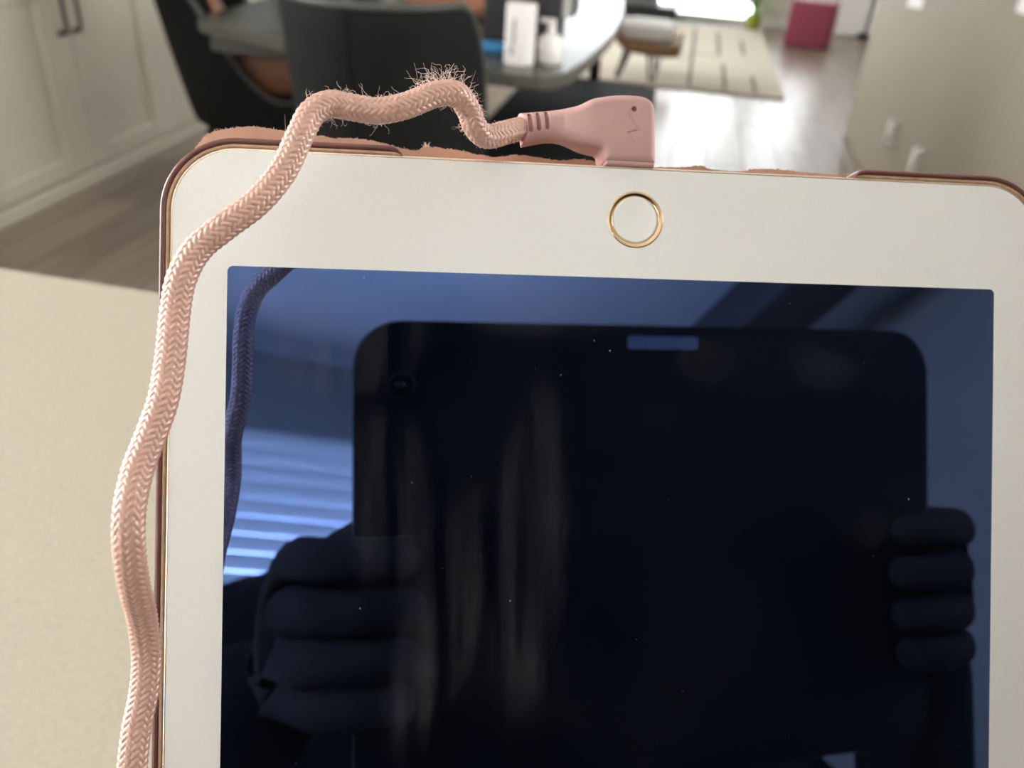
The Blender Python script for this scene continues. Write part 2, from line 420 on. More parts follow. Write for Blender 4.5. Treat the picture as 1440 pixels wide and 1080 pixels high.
def note(y0, y1, z0, z1, skew, label):
    bm = bmesh.new()
    P = [(y0, z0+skew), (y1, z0), (y1, z1), (y0, z1)]
    a = [bm.verts.new((XP-0.0025, p, q)) for p, q in P]; b = [bm.verts.new((XP-0.0012, p, q)) for p, q in P]
    bm.faces.new(a); bm.faces.new(b[::-1])
    for i in range(4): bm.faces.new((a[i], b[i], b[(i+1) % 4], a[(i+1) % 4]))
    return tag(bm_obj('paper_note', bm, M['paper']), label, 'paper', 'white notes stuck on the taupe cabinets')
note(4.22, 4.50, 0.755, 1.0, 0.02, 'white paper sheet stuck on the taupe cabinet, cut by the top frame edge')
note(2.92, 3.04, 0.905, 1.1, 0.0, 'white paper note at the upper right corner on the taupe cabinet')

# ---------------------------------------------------------------- dining table and chairs
TT = 0.75
tb = empty('dining_table', (-0.84, 3.2, 0), label='glossy grey dining table with rounded corners among charcoal chairs', cat='table')
near = [(-1.43, 2.55), (-1.425, 2.46), (-1.40, 2.40), (-1.35, 2.362), (-1.06, 2.25), (-0.75, 2.175), (-0.5, 2.13), (-0.40, 2.118), (-0.335, 2.122), (-0.30, 2.15), (-0.28, 2.21), (-0.262, 2.385), (-0.245, 2.64), (-0.235, 2.90), (-0.240, 3.2), (-0.258, 3.56), (-0.29, 3.9), (-0.34, 4.12), (-0.42, 4.22), (-0.55, 4.26), (-1.2, 4.26), (-1.34, 4.22), (-1.42, 4.12), (-1.45, 3.9)]
out = [(x+0.84, y-3.2) for x, y in near]
prism('table_top', out, TT-0.035, TT, M['table'], tb, 0.006, 3)
for lx, ly in ((-0.5, 0.75), (0.48, 0.75), (-0.42, -0.55), (0.13, -0.72)):
    tube('leg', [(lx, ly, 0.0), (lx*0.93, ly*0.93, TT-0.036)], [0.018, 0.03], M['blackmetal'], tb, 12)
box('apron', -0.5, 0.5, -0.85, 0.85, TT-0.075, TT-0.036, M['tableedge'], tb, 0.004, 1)

def tub_chair(name, loc, rz, m, legm, label, top=0.93, seat=0.46, arm=0.56, rx=0.285, ry=0.29, group=None, taper=0.74, flat=0.30):
    """upholstered tub dining chair facing +Y, back at -Y"""
    r = empty(name, loc, rz, label=label, cat='chair', group=group)
    n, nz = 41, 12
    def prof(a):  # a: -1..1 around the shell, 0 = middle of the back
        t = abs(a)
        k = max(0.0, min(1.0, (t-flat)/(0.92-flat))); k = k*k*(3-2*k)
        return top*(1-k)+arm*k
    def pt(a, s, off):
        ang = a*math.radians(118)
        z0 = 0.40; z1 = prof(a); z = z0+(z1-z0)*s
        f = taper+(1-taper)*min(1.0, (z-z0)/0.48)**0.75
        X = math.sin(ang)*(rx*f-off); Y = -math.cos(ang)*(ry*f-off)
        if Y > 0: Y *= 1.25
        Y -= 0.05*max(0.0, (z-z0)/0.5)*max(0.0, math.cos(ang))
        return Vector((X, Y, z))
    vs_, fs = [], []
    A = [-1+2*i/(n-1) for i in range(n)]
    for a in A:
        for j in range(nz): vs_.append(pt(a, j/(nz-1), 0.0))
        for j in range(nz): vs_.append(pt(a, 1-j/(nz-1)-0.012*(j == 0), 0.045))
    R = 2*nz
    for i in range(n-1):
        for j in range(R):
            p, q = i*R+j, i*R+(j+1) % R
            fs.append((p, q, q+R, p+R))
    fs.append(tuple(range(R))); fs.append(tuple((n-1)*R+k for k in range(R-1, -1, -1)))
    me = bpy.data.meshes.new('shell'); me.from_pydata([tuple(v) for v in vs_], [], fs)
    sh = link('shell', me, m, r, True)
    bv = sh.modifiers.new('bevel', 'BEVEL'); bv.width = 0.012; bv.segments = 2; bv.limit_method = 'ANGLE'; bv.angle_limit = math.radians(50)
    # piping along the rim, paler to carry the edge highlight
    tube('piping', [pt(a, 1.0, 0.006)+Vector((0, 0, 0.004)) for a in A], 0.008, M['piping'], sh, 8)
    tube('centre_seam', [pt(0.0, q/10, -0.0005) for q in range(11)], 0.003, m, sh, 6)
    so = [(math.sin(t)*rx*0.80*(1 if abs(math.cos(t)) < 2 else 1), -math.cos(t)*ry*0.84+(0.02 if math.cos(t) > 0 else 0.05)) for t in [2*PI*k/28 for k in range(28)]]
    prism('seat_cushion', so, 0.385, seat+0.02, m, r, 0.025, 4, True)
    for sx in (-1, 1):
        for sy in (-1, 1):
            tube('leg', [(sx*0.16, sy*0.15, 0.395), (sx*0.21, sy*0.22, 0.0)], [0.016, 0.010], legm, r, 10)
    return r
GC = 'charcoal tub dining chairs'
tub_chair('dining_chair', (-0.672, 2.01, 0), 0.0, M['charcoal'], M['blackmetal'], 'charcoal upholstered dining chair seen from behind, above the pink cable', rx=0.24, ry=0.27, top=0.925, taper=0.86, flat=0.50, group=GC)
tub_chair('dining_chair', (-1.36, 2.72, 0), math.radians(-78), M['charcoal'], M['blackmetal'], 'charcoal tub chair seen from its side, next to the white cabinets', rx=0.27, ry=0.30, top=0.93, arm=0.50, taper=0.80, group=GC)
bn = empty('dining_bench', (-0.31, 2.98, 0), label='low charcoal upholstered bench pushed under the right side of the table', cat='bench')
prism('seat', rrect(-0.31, 0.22, -0.66, 0.68, 0.05, 5), 0.37, 0.45, M['charcoal'], bn, 0.02, 3, True)
for sx in (-0.26, 0.17):
    for sy in (-0.58, 0.6):
        tube('leg', [(sx, sy, 0.0), (sx, sy, 0.375)], [0.012, 0.018], M['blackmetal'], bn, 10)

# ---- things on the dining table
M['blackplastic'] = mat('black_plastic', (0.013, 0.014, 0.016), 0.45, var=0.05)
M['silver'] = mat('silver_strip', (0.42, 0.42, 0.40), 0.35, metal=0.5)
M['whiteplastic'] = mat('white_plastic', (0.78, 0.75, 0.74), 0.4)
M['greyprint'] = mat('grey_print', (0.25, 0.24, 0.24), 0.5)
M['bluecloth'] = mat('blue_cloth', (0.02, 0.16, 0.33), 0.8, var=0.2, scale=60)
mon = empty('desktop_computer', (-0.425, 2.45, TT), math.radians(3), 'black box-shaped computer with a grey edge strip, on the table behind the white box', 'computer')
box('case', -0.125, 0.085, -0.06, 0.10, 0.012, 0.34, M['blackplastic'], mon, 0.008, 3)
box('edge_strip', 0.086, 0.112, -0.055, 0.095, 0.10, 0.335, M['silver'], mon, 0.004, 2)
box('side_panel', 0.113, 0.121, -0.05, 0.09, 0.10, 0.33, M['blackplastic'], mon, 0.002, 1)
for sx in (-0.1, 0.06):
    for sy in (-0.04, 0.08):
        lathe('foot', [(0.012, 0.0), (0.012, 0.0125)], M['blackplastic'], mon, 12, (sx, sy, 0))
wb = empty('white_box', (-0.417, 2.25, TT), math.radians(-8), 'white rounded upright box on the table in front of the black computer', 'box')
prism('case', rrect(-0.036, 0.036, -0.025, 0.025, 0.012, 6), 0.0, 0.145, M['whiteplastic'], wb, 0.008, 3)
box('vent_strip', -0.012, -0.006, -0.0262, -0.0245, 0.05, 0.11, M['greyprint'], wb)
prism('button', [(-0.017, 0.028), (-0.011, 0.022), (-0.008, 0.034), (-0.011, 0.046), (-0.015, 0.046)], -0.001, 0.001, M['greyprint'], wb).matrix_local = Matrix.Translation((0, -0.0255, 0)) @ Matrix.Rotation(PI/2, 4, 'X')
wbt = empty('pump_bottle', (-0.345, 2.30, TT), 0, 'small white bottle with a narrow neck, right of the white upright box', 'bottle')
lathe('bottle_body', [(0.030, 0.0), (0.033, 0.004), (0.033, 0.055), (0.028, 0.066), (0.012, 0.072)], M['whiteplastic'], wbt)
lathe('neck', [(0.012, 0.070), (0.012, 0.085), (0.010, 0.088), (0.010, 0.098)], M['whiteplastic'], wbt)
box('pump_head', -0.03, 0.010, -0.008, 0.008, 0.098, 0.108, M['whiteplastic'], wbt, 0.003, 2)
bc = [(-0.055, -0.03), (0.0, -0.042), (0.05, -0.03), (0.062, 0.01), (0.04, 0.036), (-0.02, 0.042), (-0.06, 0.02)]
o = prism('folded_cloth', bc, 0.0, 0.026, M['bluecloth'], None, 0.009, 3, True); o.location = (-0.50, 2.37, TT+0.0005)
tag(o, 'small bright blue folded cloth on the table, left of the white upright box', 'cloth')

bag = empty('leather_bag', (-0.73, 2.95, TT+0.001), math.radians(8), 'tan leather bag lying on the table above the charcoal chair back', 'bag')
def pillow(name, sx, sy, z0, z1, m, parent, rnd=0.05):
    rings = []
    for k in range(9):
        t = k/8; f = (1-abs(2*t-1)**3.2)**0.35 if 0 < k < 8 else 0.55; f = max(f, 0.55)
        rings.append([(a*f, b*f, z0+(z1-z0)*t) for a, b in rrect(-sx, sx, -sy, sy, rnd, 4)])
    return loft(name, rings, m, parent)
pillow('bag_body', 0.20, 0.11, 0.0, 0.13, M['tan'], bag)
prism('flap', rrect(-0.17, 0.17, -0.105, 0.02, 0.03, 4), 0.128, 0.138, M['tan'], bag, 0.003, 2)
tube('strap', spline([(0.12, -0.09, 0.13), (0.20, -0.14, 0.06), (0.24, -0.15, 0.012), (0.28, -0.08, 0.010), (0.24, 0.02, 0.012), (0.18, 0.05, 0.06)], 6), 0.009, M['tan'], bag, 8)
bag2 = empty('leather_bag', (-1.35, 2.73, 0.482), math.radians(-70), 'brown leather bag on the seat of the charcoal tub chair by the white cabinets', 'bag')
pillow('bag_body', 0.13, 0.15, 0.0, 0.185, M['tan'], bag2, 0.05)
tube('handle', spline([(-0.09, -0.11, 0.16), (-0.08, -0.15, 0.24), (-0.02, -0.17, 0.30), (0.05, -0.16, 0.30), (0.09, -0.13, 0.24), (0.09, -0.10, 0.16)], 6), 0.016, M['tan'], bag2, 8)

# ---------------------------------------------------------------- living area beyond
M['rug'] = mat('cream_rug', (0.55, 0.50, 0.41), 0.95, var=0.10, scale=60, bump=0.6, bscale=160, spec=0.1)
M['rugline'] = mat('rug_dark_line', (0.13, 0.115, 0.10), 0.95, spec=0.1)
rug = empty('area_rug', (0, 0, 0), label='cream rug with a broken dark grid, on the floor before the glass door', cat='rug')
prism('rug_pile', rrect(-1.75, 0.69, 5.93, 8.95, 0.02, 3), 0.0005, 0.016, M['rug'], rug, 0.005, 2)
for lx, y0, y1 in ((0.06, 6.02, 8.7), (0.30, 5.98, 6.95), (0.27, 7.35, 8.55), (0.50, 5.98, 6.55), (0.47, 7.45, 8.2), (-0.18, 5.98, 7.3), (-0.42, 5.98, 7.1), (-0.66, 6.1, 8.6), (-0.9, 5.98, 7.4), (-1.15, 6.3, 8.7), (-1.4, 5.98, 8.0)):
    box('pattern_line', lx-0.012, lx+0.012, y0, y1, 0.0155, 0.0172, M['rugline'], rug)
for x0, x1, yy in ((0.0, 0.28, 7.3), (-0.5, 0.05, 7.05), (-1.3, -0.6, 7.6), (0.05, 0.4, 6.0)):
    box('pattern_line', x0, x1, yy-0.01, yy+0.01, 0.0155, 0.0172, M['rugline'], rug)

M['ply'] = mat('bent_plywood', (0.26, 0.155, 0.085), 0.6, spec=0.2, var=0.2, scale=6, stretch=(1, 8, 8))
M['whitefab'] = mat('white_cushion_fabric', (0.82, 0.82, 0.80), 0.85, bump=0.1, bscale=200)
lc = empty('lounge_chair', (-0.33, 6.22, 0), math.radians(-92), 'low bent-plywood lounge chair with a white cushion, standing on the cream rug', 'lounge chair')
# side profile (u forward, z up), facing local +Y
side = [(0.30, 0.205), (0.22, 0.195), (0.10, 0.195), (-0.02, 0.205), (-0.08, 0.225), (-0.13, 0.28), (-0.18, 0.37), (-0.25, 0.52), (-0.33, 0.68)]
def shell_rings(w, th):
    sp_ = spline([(0, u, z+0.035) for u, z in side], 6); rings = []
    for i, p in enumerate(sp_):
        t = (sp_[min(i+1, len(sp_)-1)]-sp_[max(i-1, 0)]).normalized(); nrm = Vector((0, t.z, -t.y))
        if nrm.z < 0 and i < len(sp_)*0.4: nrm = -nrm
        ring = []
        for k in range(9):
            sx = -1+2*k/8; ring.append(Vector((sx*w, p.y, p.z+0.035*sx*sx)))
        for k in range(8, -1, -1):
            sx = -1+2*k/8; ring.append(Vector((sx*w, p.y, p.z+0.035*sx*sx-th)))
        rings.append([tuple(v) for v in ring])
    return rings
loft('seat_shell', shell_rings(0.27, 0.075), M['ply'], lc)
for sx in (-0.2, 0.2):
    tube('leg', [(sx, 0.10, 0.19), (sx, 0.13, 0.0180)], [0.012, 0.010], M['blackmetal'], lc, 10)
    tube('leg', [(sx, -0.06, 0.19), (sx, -0.10, 0.0180)], [0.012, 0.010], M['blackmetal'], lc, 10)
tube('crossbar', [(-0.2, 0.10, 0.172), (0.2, 0.10, 0.172)], 0.012, M['blackmetal'], lc, 10)
cu = prism('seat_cushion', rrect(-0.22, 0.22, -0.12, 0.24, 0.06, 6), 0.215, 0.30, M['whitefab'], None, 0.035, 4, True)
cu.matrix_world = Matrix.Translation((-0.33, 6.22, 0.056)) @ Matrix.Rotation(math.radians(-92), 4, 'Z')
tag(cu, 'plump white seat cushion lying on the plywood lounge chair', 'cushion')

M['console'] = mat('dark_console', (0.012, 0.017, 0.018), 0.4)
M['greybox'] = mat('grey_box', (0.17, 0.165, 0.17), 0.5)
mc = empty('media_console', (-0.78, 9.13, 0), label='low dark console in front of the glass door, left of the bright pane', cat='console')
box('top', -0.72, 0.66, -0.155, 0.165, 0.115, 0.135, M['console'], mc, 0.004, 1)
box('body', -0.70, 0.64, -0.14, 0.16, 0.02, 0.114, M['console'], mc, 0.003, 1)
for sx in (-0.6, 0.54): box('foot', sx-0.03, sx+0.03, -0.12, 0.14, 0.0, 0.02, M['console'], mc)
gb = empty('storage_box', (-0.70, 9.12, 0.1355), label='grey ribbed box on the low dark console by the glass door', cat='box')
box('lower_tier', -0.42, 0.37, -0.13, 0.13, 0.0, 0.055, M['greybox'], gb, 0.004, 1)
box('upper_tier', -0.42, 0.36, -0.13, 0.12, 0.057, 0.26, M['blackplastic'], gb, 0.004, 1)
o = tag(box('toy_block', -0.03, 0.08, 8.97, 9.04, 0.0165, 0.045, mat('teal_plastic', (0.25, 0.42, 0.38), 0.5), None, 0.006, 2), 'small pale teal block at the far edge of the cream rug', 'toy')
o.location.z = -0.016; 
M['pink'] = mat('magenta_fabric', (0.20, 0.024, 0.05), 0.85, var=0.12, scale=30, bump=0.2, bscale=300, sheen=0.3)
pf = empty('pouf', (1.055, 8.36, 0), math.radians(-12), 'magenta fabric cube pouf on the floor by the white door', 'pouf')
bm = bmesh.new(); add_box(bm, -0.19, 0.19, -0.19, 0.19, 0.004, 0.38, 0.028, 4)
bm_obj('cushion_body', bm, M['pink'], pf, True)
for zz in (0.03, 0.362):
    pts = [(p[0], p[1], zz) for p in rrect(-0.186, 0.186, -0.186, 0.186, 0.03, 4)]; pts.append(pts[0])
    tube('piping', pts, 0.006, M['pink'], pf, 8)
M['pot'] = mat('yellow_green_pot', (0.30, 0.34, 0.03), 0.4)
M['leaf'] = mat('plant_leaf', (0.22, 0.38, 0.10), 0.45, var=0.2, scale=30, rnd=0.4)  # lightened green stands in for daylight shining through the leaves
pp = empty('potted_plant', (0.605, 9.12, 0), label='leafy plant in a yellow-green pot beside the glass door', cat='plant')
lathe('pot', [(0.05, 0.0), (0.055, 0.005), (0.072, 0.12), (0.074, 0.13), (0.066, 0.13), (0.06, 0.10), (0.01, 0.10)], M['pot'], pp)
lm = bpy.data.meshes.new('leaf')
lv, lf = [], []
for i in range(7):
    t = i/6; wd = 0.022*math.sin(PI*min(0.98, t*0.9+0.08)); zc = 0.17*t-0.05*t*t; yc = 0.10*t*t
    lv += [(-wd, yc, zc+0.004), (0, yc, zc), (wd, yc, zc+0.004)]
for i in range(6):
    for k in (0, 1): lf.append((i*3+k, i*3+k+1, i*3+k+4, i*3+k+3))
lm.from_pydata(lv, [], lf); lm.materials.append(M['leaf'])
for p in lm.polygons: p.use_smooth = True
for i in range(34):
    o = bpy.data.objects.new('leaf', lm); col.objects.link(o); o.parent = pp
    h = 0.10+0.26*random.random()
    o.location = (random.uniform(-0.02, 0.02), random.uniform(-0.02, 0.02), h); o.rotation_euler = (random.uniform(-1.3, 0.2), 0, random.uniform(0, 2*PI)); s = random.uniform(0.9, 1.5); o.scale = (s, s, s)
for i in range(4):
    tube('stem', [(0, 0, 0.09), (0.012*math.cos(i*1.6), 0.012*math.sin(i*1.6), 0.25), (0.025*math.cos(i*1.6), 0.025*math.sin(i*1.6), 0.42)], 0.004, M['leaf'], pp, 6)

# ---------------------------------------------------------------- the tablet (local: x right, y up, z to the viewer; metres, origin at its top left)
EX = Vector((0.9532, 0.3019, -0.0178)); EY = Vector((0.1446, -0.5067, -0.8499)); NN = Vector((-0.2656, 0.8075, -0.5266))
O = CAM + Vector((-0.08498, 0.13274, -0.04497))
TM = Matrix(((EX.x, -EY.x, -NN.x, O.x), (EX.y, -EY.y, -NN.y, O.y), (EX.z, -EY.z, -NN.z, O.z), (0, 0, 0, 1)))
MM = 0.001
M['bezel'] = mat('white_bezel_glass', (0.79, 0.775, 0.74), 0.42, var=0.012, scale=900, spec=0.35)
M['gold'] = mat('rose_gold_metal', (0.78, 0.53, 0.40), 0.25, metal=1.0)
M['rimgold'] = mat('pale_gold_chamfer', (0.86, 0.70, 0.55), 0.22, metal=1.0)
M['buttongold'] = mat('button_ring_gold', (0.74, 0.51, 0.30), 0.2, metal=1.0)

def screen_mat():
    m = bpy.data.materials.new('display_glass'); m.use_nodes = True; nt = m.node_tree; L = nt.links.new
    nt.nodes.remove(nt.nodes['Principled BSDF']); N = nt.nodes.new
    gl = N('ShaderNodeBsdfGlossy'); gl.inputs['Color'].default_value = (0.078, 0.131, 0.325, 1); gl.inputs['Roughness'].default_value = 0.012
    df = N('ShaderNodeBsdfDiffuse')
    tc = N('ShaderNodeTexCoord')
    # greasy wipe marks: noise stretched along the wiping direction, inside a broad patch
    mp = N('ShaderNodeMapping'); mp.inputs['Rotation'].default_value = (0, 0, math.radians(-14)); mp.inputs['Scale'].default_value = (230, 14, 1)
    L(tc.outputs['Object'], mp.inputs['Vector'])
    nz = N('ShaderNodeTexNoise'); nz.inputs['Scale'].default_value = 1.0; nz.inputs['Detail'].default_value = 5; nz.inputs['Roughness'].default_value = 0.6
    L(mp.outputs[0], nz.inputs['Vector'])
    rs = N('ShaderNodeMapRange'); rs.inputs['From Min'].default_value = 0.42; rs.inputs['From Max'].default_value = 0.75; L(nz.outputs['Fac'], rs.inputs['Value'])
    pn = N('ShaderNodeTexNoise'); pn.inputs['Scale'].default_value = 26; pn.inputs['Detail'].default_value = 2; pn.inputs['Distortion'].default_value = 0.6
    L(tc.outputs['Object'], pn.inputs['Vector'])
    rp = N('ShaderNodeMapRange'); rp.inputs['From Min'].default_value = 0.45; rp.inputs['From Max'].default_value = 0.66; L(pn.outputs['Fac'], rp.inputs['Value'])
    def patch(cx, cy, rx, ry, rot=0.0):
        mq = N('ShaderNodeMapping'); mq.vector_type = 'TEXTURE'
        mq.inputs['Location'].default_value = (cx*MM, cy*MM, 0); mq.inputs['Rotation'].default_value = (0, 0, math.radians(rot)); mq.inputs['Scale'].default_value = (rx*MM, ry*MM, 1)
        L(tc.outputs['Object'], mq.inputs['Vector'])
        ln = N('ShaderNodeVectorMath'); ln.operation = 'LENGTH'; L(mq.outputs[0], ln.inputs[0])
        r = N('ShaderNodeMapRange'); r.inputs['From Min'].default_value = 1.0; r.inputs['From Max'].default_value = 0.55; r.interpolation_type = 'SMOOTHSTEP'; L(ln.outputs['Value'], r.inputs['Value'])
        return r.outputs[0]
    def op(o, a, b):
        q = N('ShaderNodeMath'); q.operation = o
        for i, s in enumerate((a, b)):
            if isinstance(s, (int, float)): q.inputs[i].default_value = s
            else: L(s, q.inputs[i])
        return q.outputs[0]
    reg = op('MAXIMUM', op('MAXIMUM', patch(48, -84, 9, 30, -16), patch(64, -72, 9, 36, -3)), op('MAXIMUM', patch(38, -62, 12, 20, 10), patch(30, -34, 17, 12, 20)))
    wipe = op('MULTIPLY', op('MULTIPLY', reg, rs.outputs[0]), op('ADD', op('MULTIPLY', rp.outputs[0], 0.7), 0.5))
    top = op('MULTIPLY', op('MAXIMUM', patch(60, -25, 40, 8, 0), patch(26, -28, 20, 7, -20)), rp.outputs[0])
    blot = op('MAXIMUM', op('MAXIMUM', patch(97, -36, 7, 5), patch(121, -37, 8, 5, -10)), patch(132, -68, 5, 4, 20))
    haze = op('MULTIPLY', rp.outputs[0], 0.05)
    tot = op('ADD', op('ADD', op('MULTIPLY', wipe, 1.0), op('MULTIPLY', top, 0.45)), op('ADD', op('MULTIPLY', blot, 0.13), haze))
    # dust: sparse specks
    vr = N('ShaderNodeTexVoronoi'); vr.inputs['Scale'].default_value = 330; L(tc.outputs['Object'], vr.inputs['Vector'])
    s1 = op('LESS_THAN', vr.outputs['Distance'], 0.06)
    sc_ = N('ShaderNodeSeparateColor'); L(vr.outputs['Color'], sc_.inputs[0])
    s2 = op('GREATER_THAN', sc_.outputs[0], 0.93)
    dust = op('MULTIPLY', s1, s2)
    vr2 = N('ShaderNodeTexVoronoi'); vr2.inputs['Scale'].default_value = 900; L(tc.outputs['Object'], vr2.inputs['Vector'])
    sc2 = N('ShaderNodeSeparateColor'); L(vr2.outputs['Color'], sc2.inputs[0])
    dust2 = op('MULTIPLY', op('LESS_THAN', vr2.outputs['Distance'], 0.10), op('GREATER_THAN', sc2.outputs[1], 0.985))
    tot = op('ADD', tot, op('ADD', op('MULTIPLY', dust, 5.0), op('MULTIPLY', dust2, 2.5)))
    cl = N('ShaderNodeVectorMath'); cl.operation = 'SCALE'; cl.inputs[0].default_value = (0.037, 0.036, 0.040); L(tot, cl.inputs['Scale'])
    ad0 = N('ShaderNodeVectorMath'); ad0.operation = 'ADD'; ad0.inputs[1].default_value = (0.0012, 0.0014, 0.0020); L(cl.outputs[0], ad0.inputs[0])
    L(ad0.outputs[0], df.inputs['Color'])
    ad = N('ShaderNodeAddShader'); L(gl.outputs[0], ad.inputs[0]); L(df.outputs[0], ad.inputs[1])
    L(ad.outputs[0], nt.nodes['Material Output'].inputs['Surface'])
    return m
M['display'] = screen_mat()

tab = empty('tablet_computer', label='white-fronted rose gold tablet standing upside down with its screen off', cat='tablet')
tab.matrix_world = TM
FWD, FHT, CR = 166.54, 238.1, 11.0
def S(pts): return [(a*MM, b*MM) for a, b in pts]
def ring_sheet(name, outer, inner, z, m, parent):
    bm = bmesh.new()
    eo = [bm.verts.new((x, y, z)) for x, y in outer]; ei = [bm.verts.new((x, y, z)) for x, y in inner]
    ed = []
    for L_ in (eo, ei):
        for i in range(len(L_)): ed.append(bm.edges.new((L_[i], L_[(i+1) % len(L_)])))
    bmesh.ops.triangle_fill(bm, edges=ed, use_beauty=True)
    return bm_obj(name, bm, m, parent)
def off_rr(o, n=12): return rrect(-o, FWD+o, -FHT-o, o, CR+o, n)
# shell: curved rose gold back and sides
prof = [(-0.5, -0.75), (0.30, -0.55), (0.42, -0.30), (0.50, -0.45), (0.42, -1.6), (-0.2, -3.4), (-1.6, -5.2), (-4.0, -6.1)]
loft('body_shell', [[(x*MM, y*MM, z*MM) for x, y in off_rr(o)] for o, z in prof], M['gold'], tab)
# thin polished chamfer round the glass
loft('polished_chamfer', [[(x*MM, y*MM, z*MM) for x, y in off_rr(o)] for o, z in ((0.02, 0.0), (0.18, 0.04), (0.34, 0.0), (0.45, -0.12), (0.45, -0.3))], M['rimgold'], tab, caps=False)
# white front glass with a screen opening and a hole for the button
SX0, SX1, SY0, SY1 = 9.37, 157.17, -20.5, -217.6
scr_o = rrect(SX0, SX1, SY1, SY0, 1.0, 5)
HB = (83.4, -9.47)
def circ(c, r, n=48): return [(c[0]+r*math.cos(2*PI*k/n), c[1]+r*math.sin(2*PI*k/n)) for k in range(n)]
bm = bmesh.new(); ed = []
for L_ in (off_rr(0.0), scr_o, circ(HB, 5.35)):
    vv = [bm.verts.new((x*MM, y*MM, 0)) for x, y in L_]
    for i in range(len(vv)): ed.append(bm.edges.new((vv[i], vv[(i+1) % len(vv)])))
bmesh.ops.triangle_fill(bm, edges=ed, use_beauty=True)
for f_ in bm.faces:
    if f_.normal.z < 0: f_.normal_flip()
ret = bmesh.ops.extrude_face_region(bm, geom=list(bm.faces))
for g_ in ret['geom']:
    if isinstance(g_, bmesh.types.BMVert): g_.co.z -= 0.25*MM
bm_obj('front_glass', bm, M['bezel'], tab)
# display, a hair below the bezel print
prism('display', S(rrect(SX0-0.05, SX1+0.05, SY1-0.05, SY0+0.05, 1.05, 5)), -0.30*MM, -0.04*MM, M['display'], tab)
# fine light line where the bezel print meets the display
hb = empty('home_button'); hb.parent = tab
hb.location = (HB[0]*MM, HB[1]*MM, 0)
lathe('button_ring', [(4.38*MM, -0.40*MM), (4.38*MM, -0.22*MM), (4.62*MM, -0.06*MM), (5.12*MM, 0.05*MM), (5.30*MM, 0.02*MM), (5.34*MM, -0.2*MM), (5.34*MM, -0.4*MM)], M['buttongold'], hb, 64, caps=False)
lathe('button_face', [(0.01*MM, -0.30*MM), (2.6*MM, -0.27*MM), (3.9*MM, -0.20*MM), (4.36*MM, -0.14*MM), (4.36*MM, -0.45*MM)], M['bezel'], hb, 64)

# ---------------------------------------------------------------- the folio case
M['burgundy'] = mat('burgundy_rim', (0.13, 0.042, 0.035), 0.38, coat=0.12, var=0.15, scale=60)
M['lining'] = mat('tan_rim_lining', (0.50, 0.32, 0.21), 0.45, var=0.18, scale=700, bump=0.1, bscale=900)
M['leather'] = mat('peeling_pink_leather', (0.50, 0.275, 0.19), 0.7, var=0.12, scale=90, bump=0.25, bscale=350)
M['fibre'] = mat('pale_fibre', (0.72, 0.58, 0.47), 0.8)
case = empty('tablet_case', label='worn folio case with burgundy rim and torn pink leather edge, holding the white tablet', cat='tablet case')
case.matrix_world = TM
def rim_path(o, n=14):
    """open path: from right end of the top cut-out clockwise round the tablet to its left end"""
    r = CR+o; P = []
    P += [(127.6, o), (128.0, o), (128.6, o), (129.4, o)]
    for k in range(1, 6): P.append((130+(FWD-CR-130)*k/6, o))
    def arc(cx, cy, a0, a1):
        for k in range(n+1):
            a = math.radians(a0+(a1-a0)*k/n); P.append((cx+r*math.cos(a), cy+r*math.sin(a)))
    arc(FWD-CR, -CR, 90, 0)
    for k in range(1, 10): P.append((FWD+o, -CR-(FHT-2*CR)*k/10))
    arc(FWD-CR, -FHT+CR, 0, -90)
    for k in range(1, 8): P.append((FWD-CR-(FWD-2*CR)*k/8, -FHT-o))
    arc(CR, -FHT+CR, -90, -180)
    for k in range(1, 10): P.append((-o, -FHT+CR+(FHT-2*CR)*k/10))
    arc(CR, -CR, 180, 90)
    for k in range(1, 6): P.append((CR+(37-CR)*k/6, o))
    P += [(37.6, o), (38.4, o), (39.0, o), (39.4, o)]; return P
def rim(name, sect, m):
    """sect: closed list of (offset, z) in mm; the ends taper inwards"""
    paths = [rim_path(o) for o, z in sect]; n = len(paths[0]); rings = []
    for i in range(n):
        ring = []
        e = min(i, n-1-i); k = (0.45, 0.72, 0.9, 1.0)[min(e, 3)]
        for (o, z), p in zip(sect, paths):
            x, y = p[i]
            if e < 3:
                yo = sum(pp[i][1] for pp in paths)/len(paths); y = 0.3+(y-0.3)*k
            ring.append((x*MM, y*MM, z*MM))
        rings.append(ring)
    # extra nose at both ends
    def nose(rg, dx):
        c = [sum(p[j] for p in rg)/len(rg) for j in range(3)]
        return [(p[0]+dx*MM, 0.3*MM+(p[1]-0.3*MM)*0.3, p[2]) for p in rg]
    rings = [nose(rings[0], -0.35)] + rings + [nose(rings[-1], 0.35)]
    return loft(name, rings, m, case)
rim('rim', [(1.15, -0.2), (1.35, 0.35), (1.75, 0.45), (2.15, 0.1), (2.35, -0.8), (2.4, -3.0), (2.2, -6.6), (1.3, -7.4), (0.62, -6.6), (1.0, -3.0)], M['burgundy'])
rim('rim_lining', [(0.50, -0.55), (0.58, -0.1), (0.85, 0.12), (1.12, 0.0), (1.14, -0.6), (1.0, -2.8), (0.62, -2.8)], M['lining'])
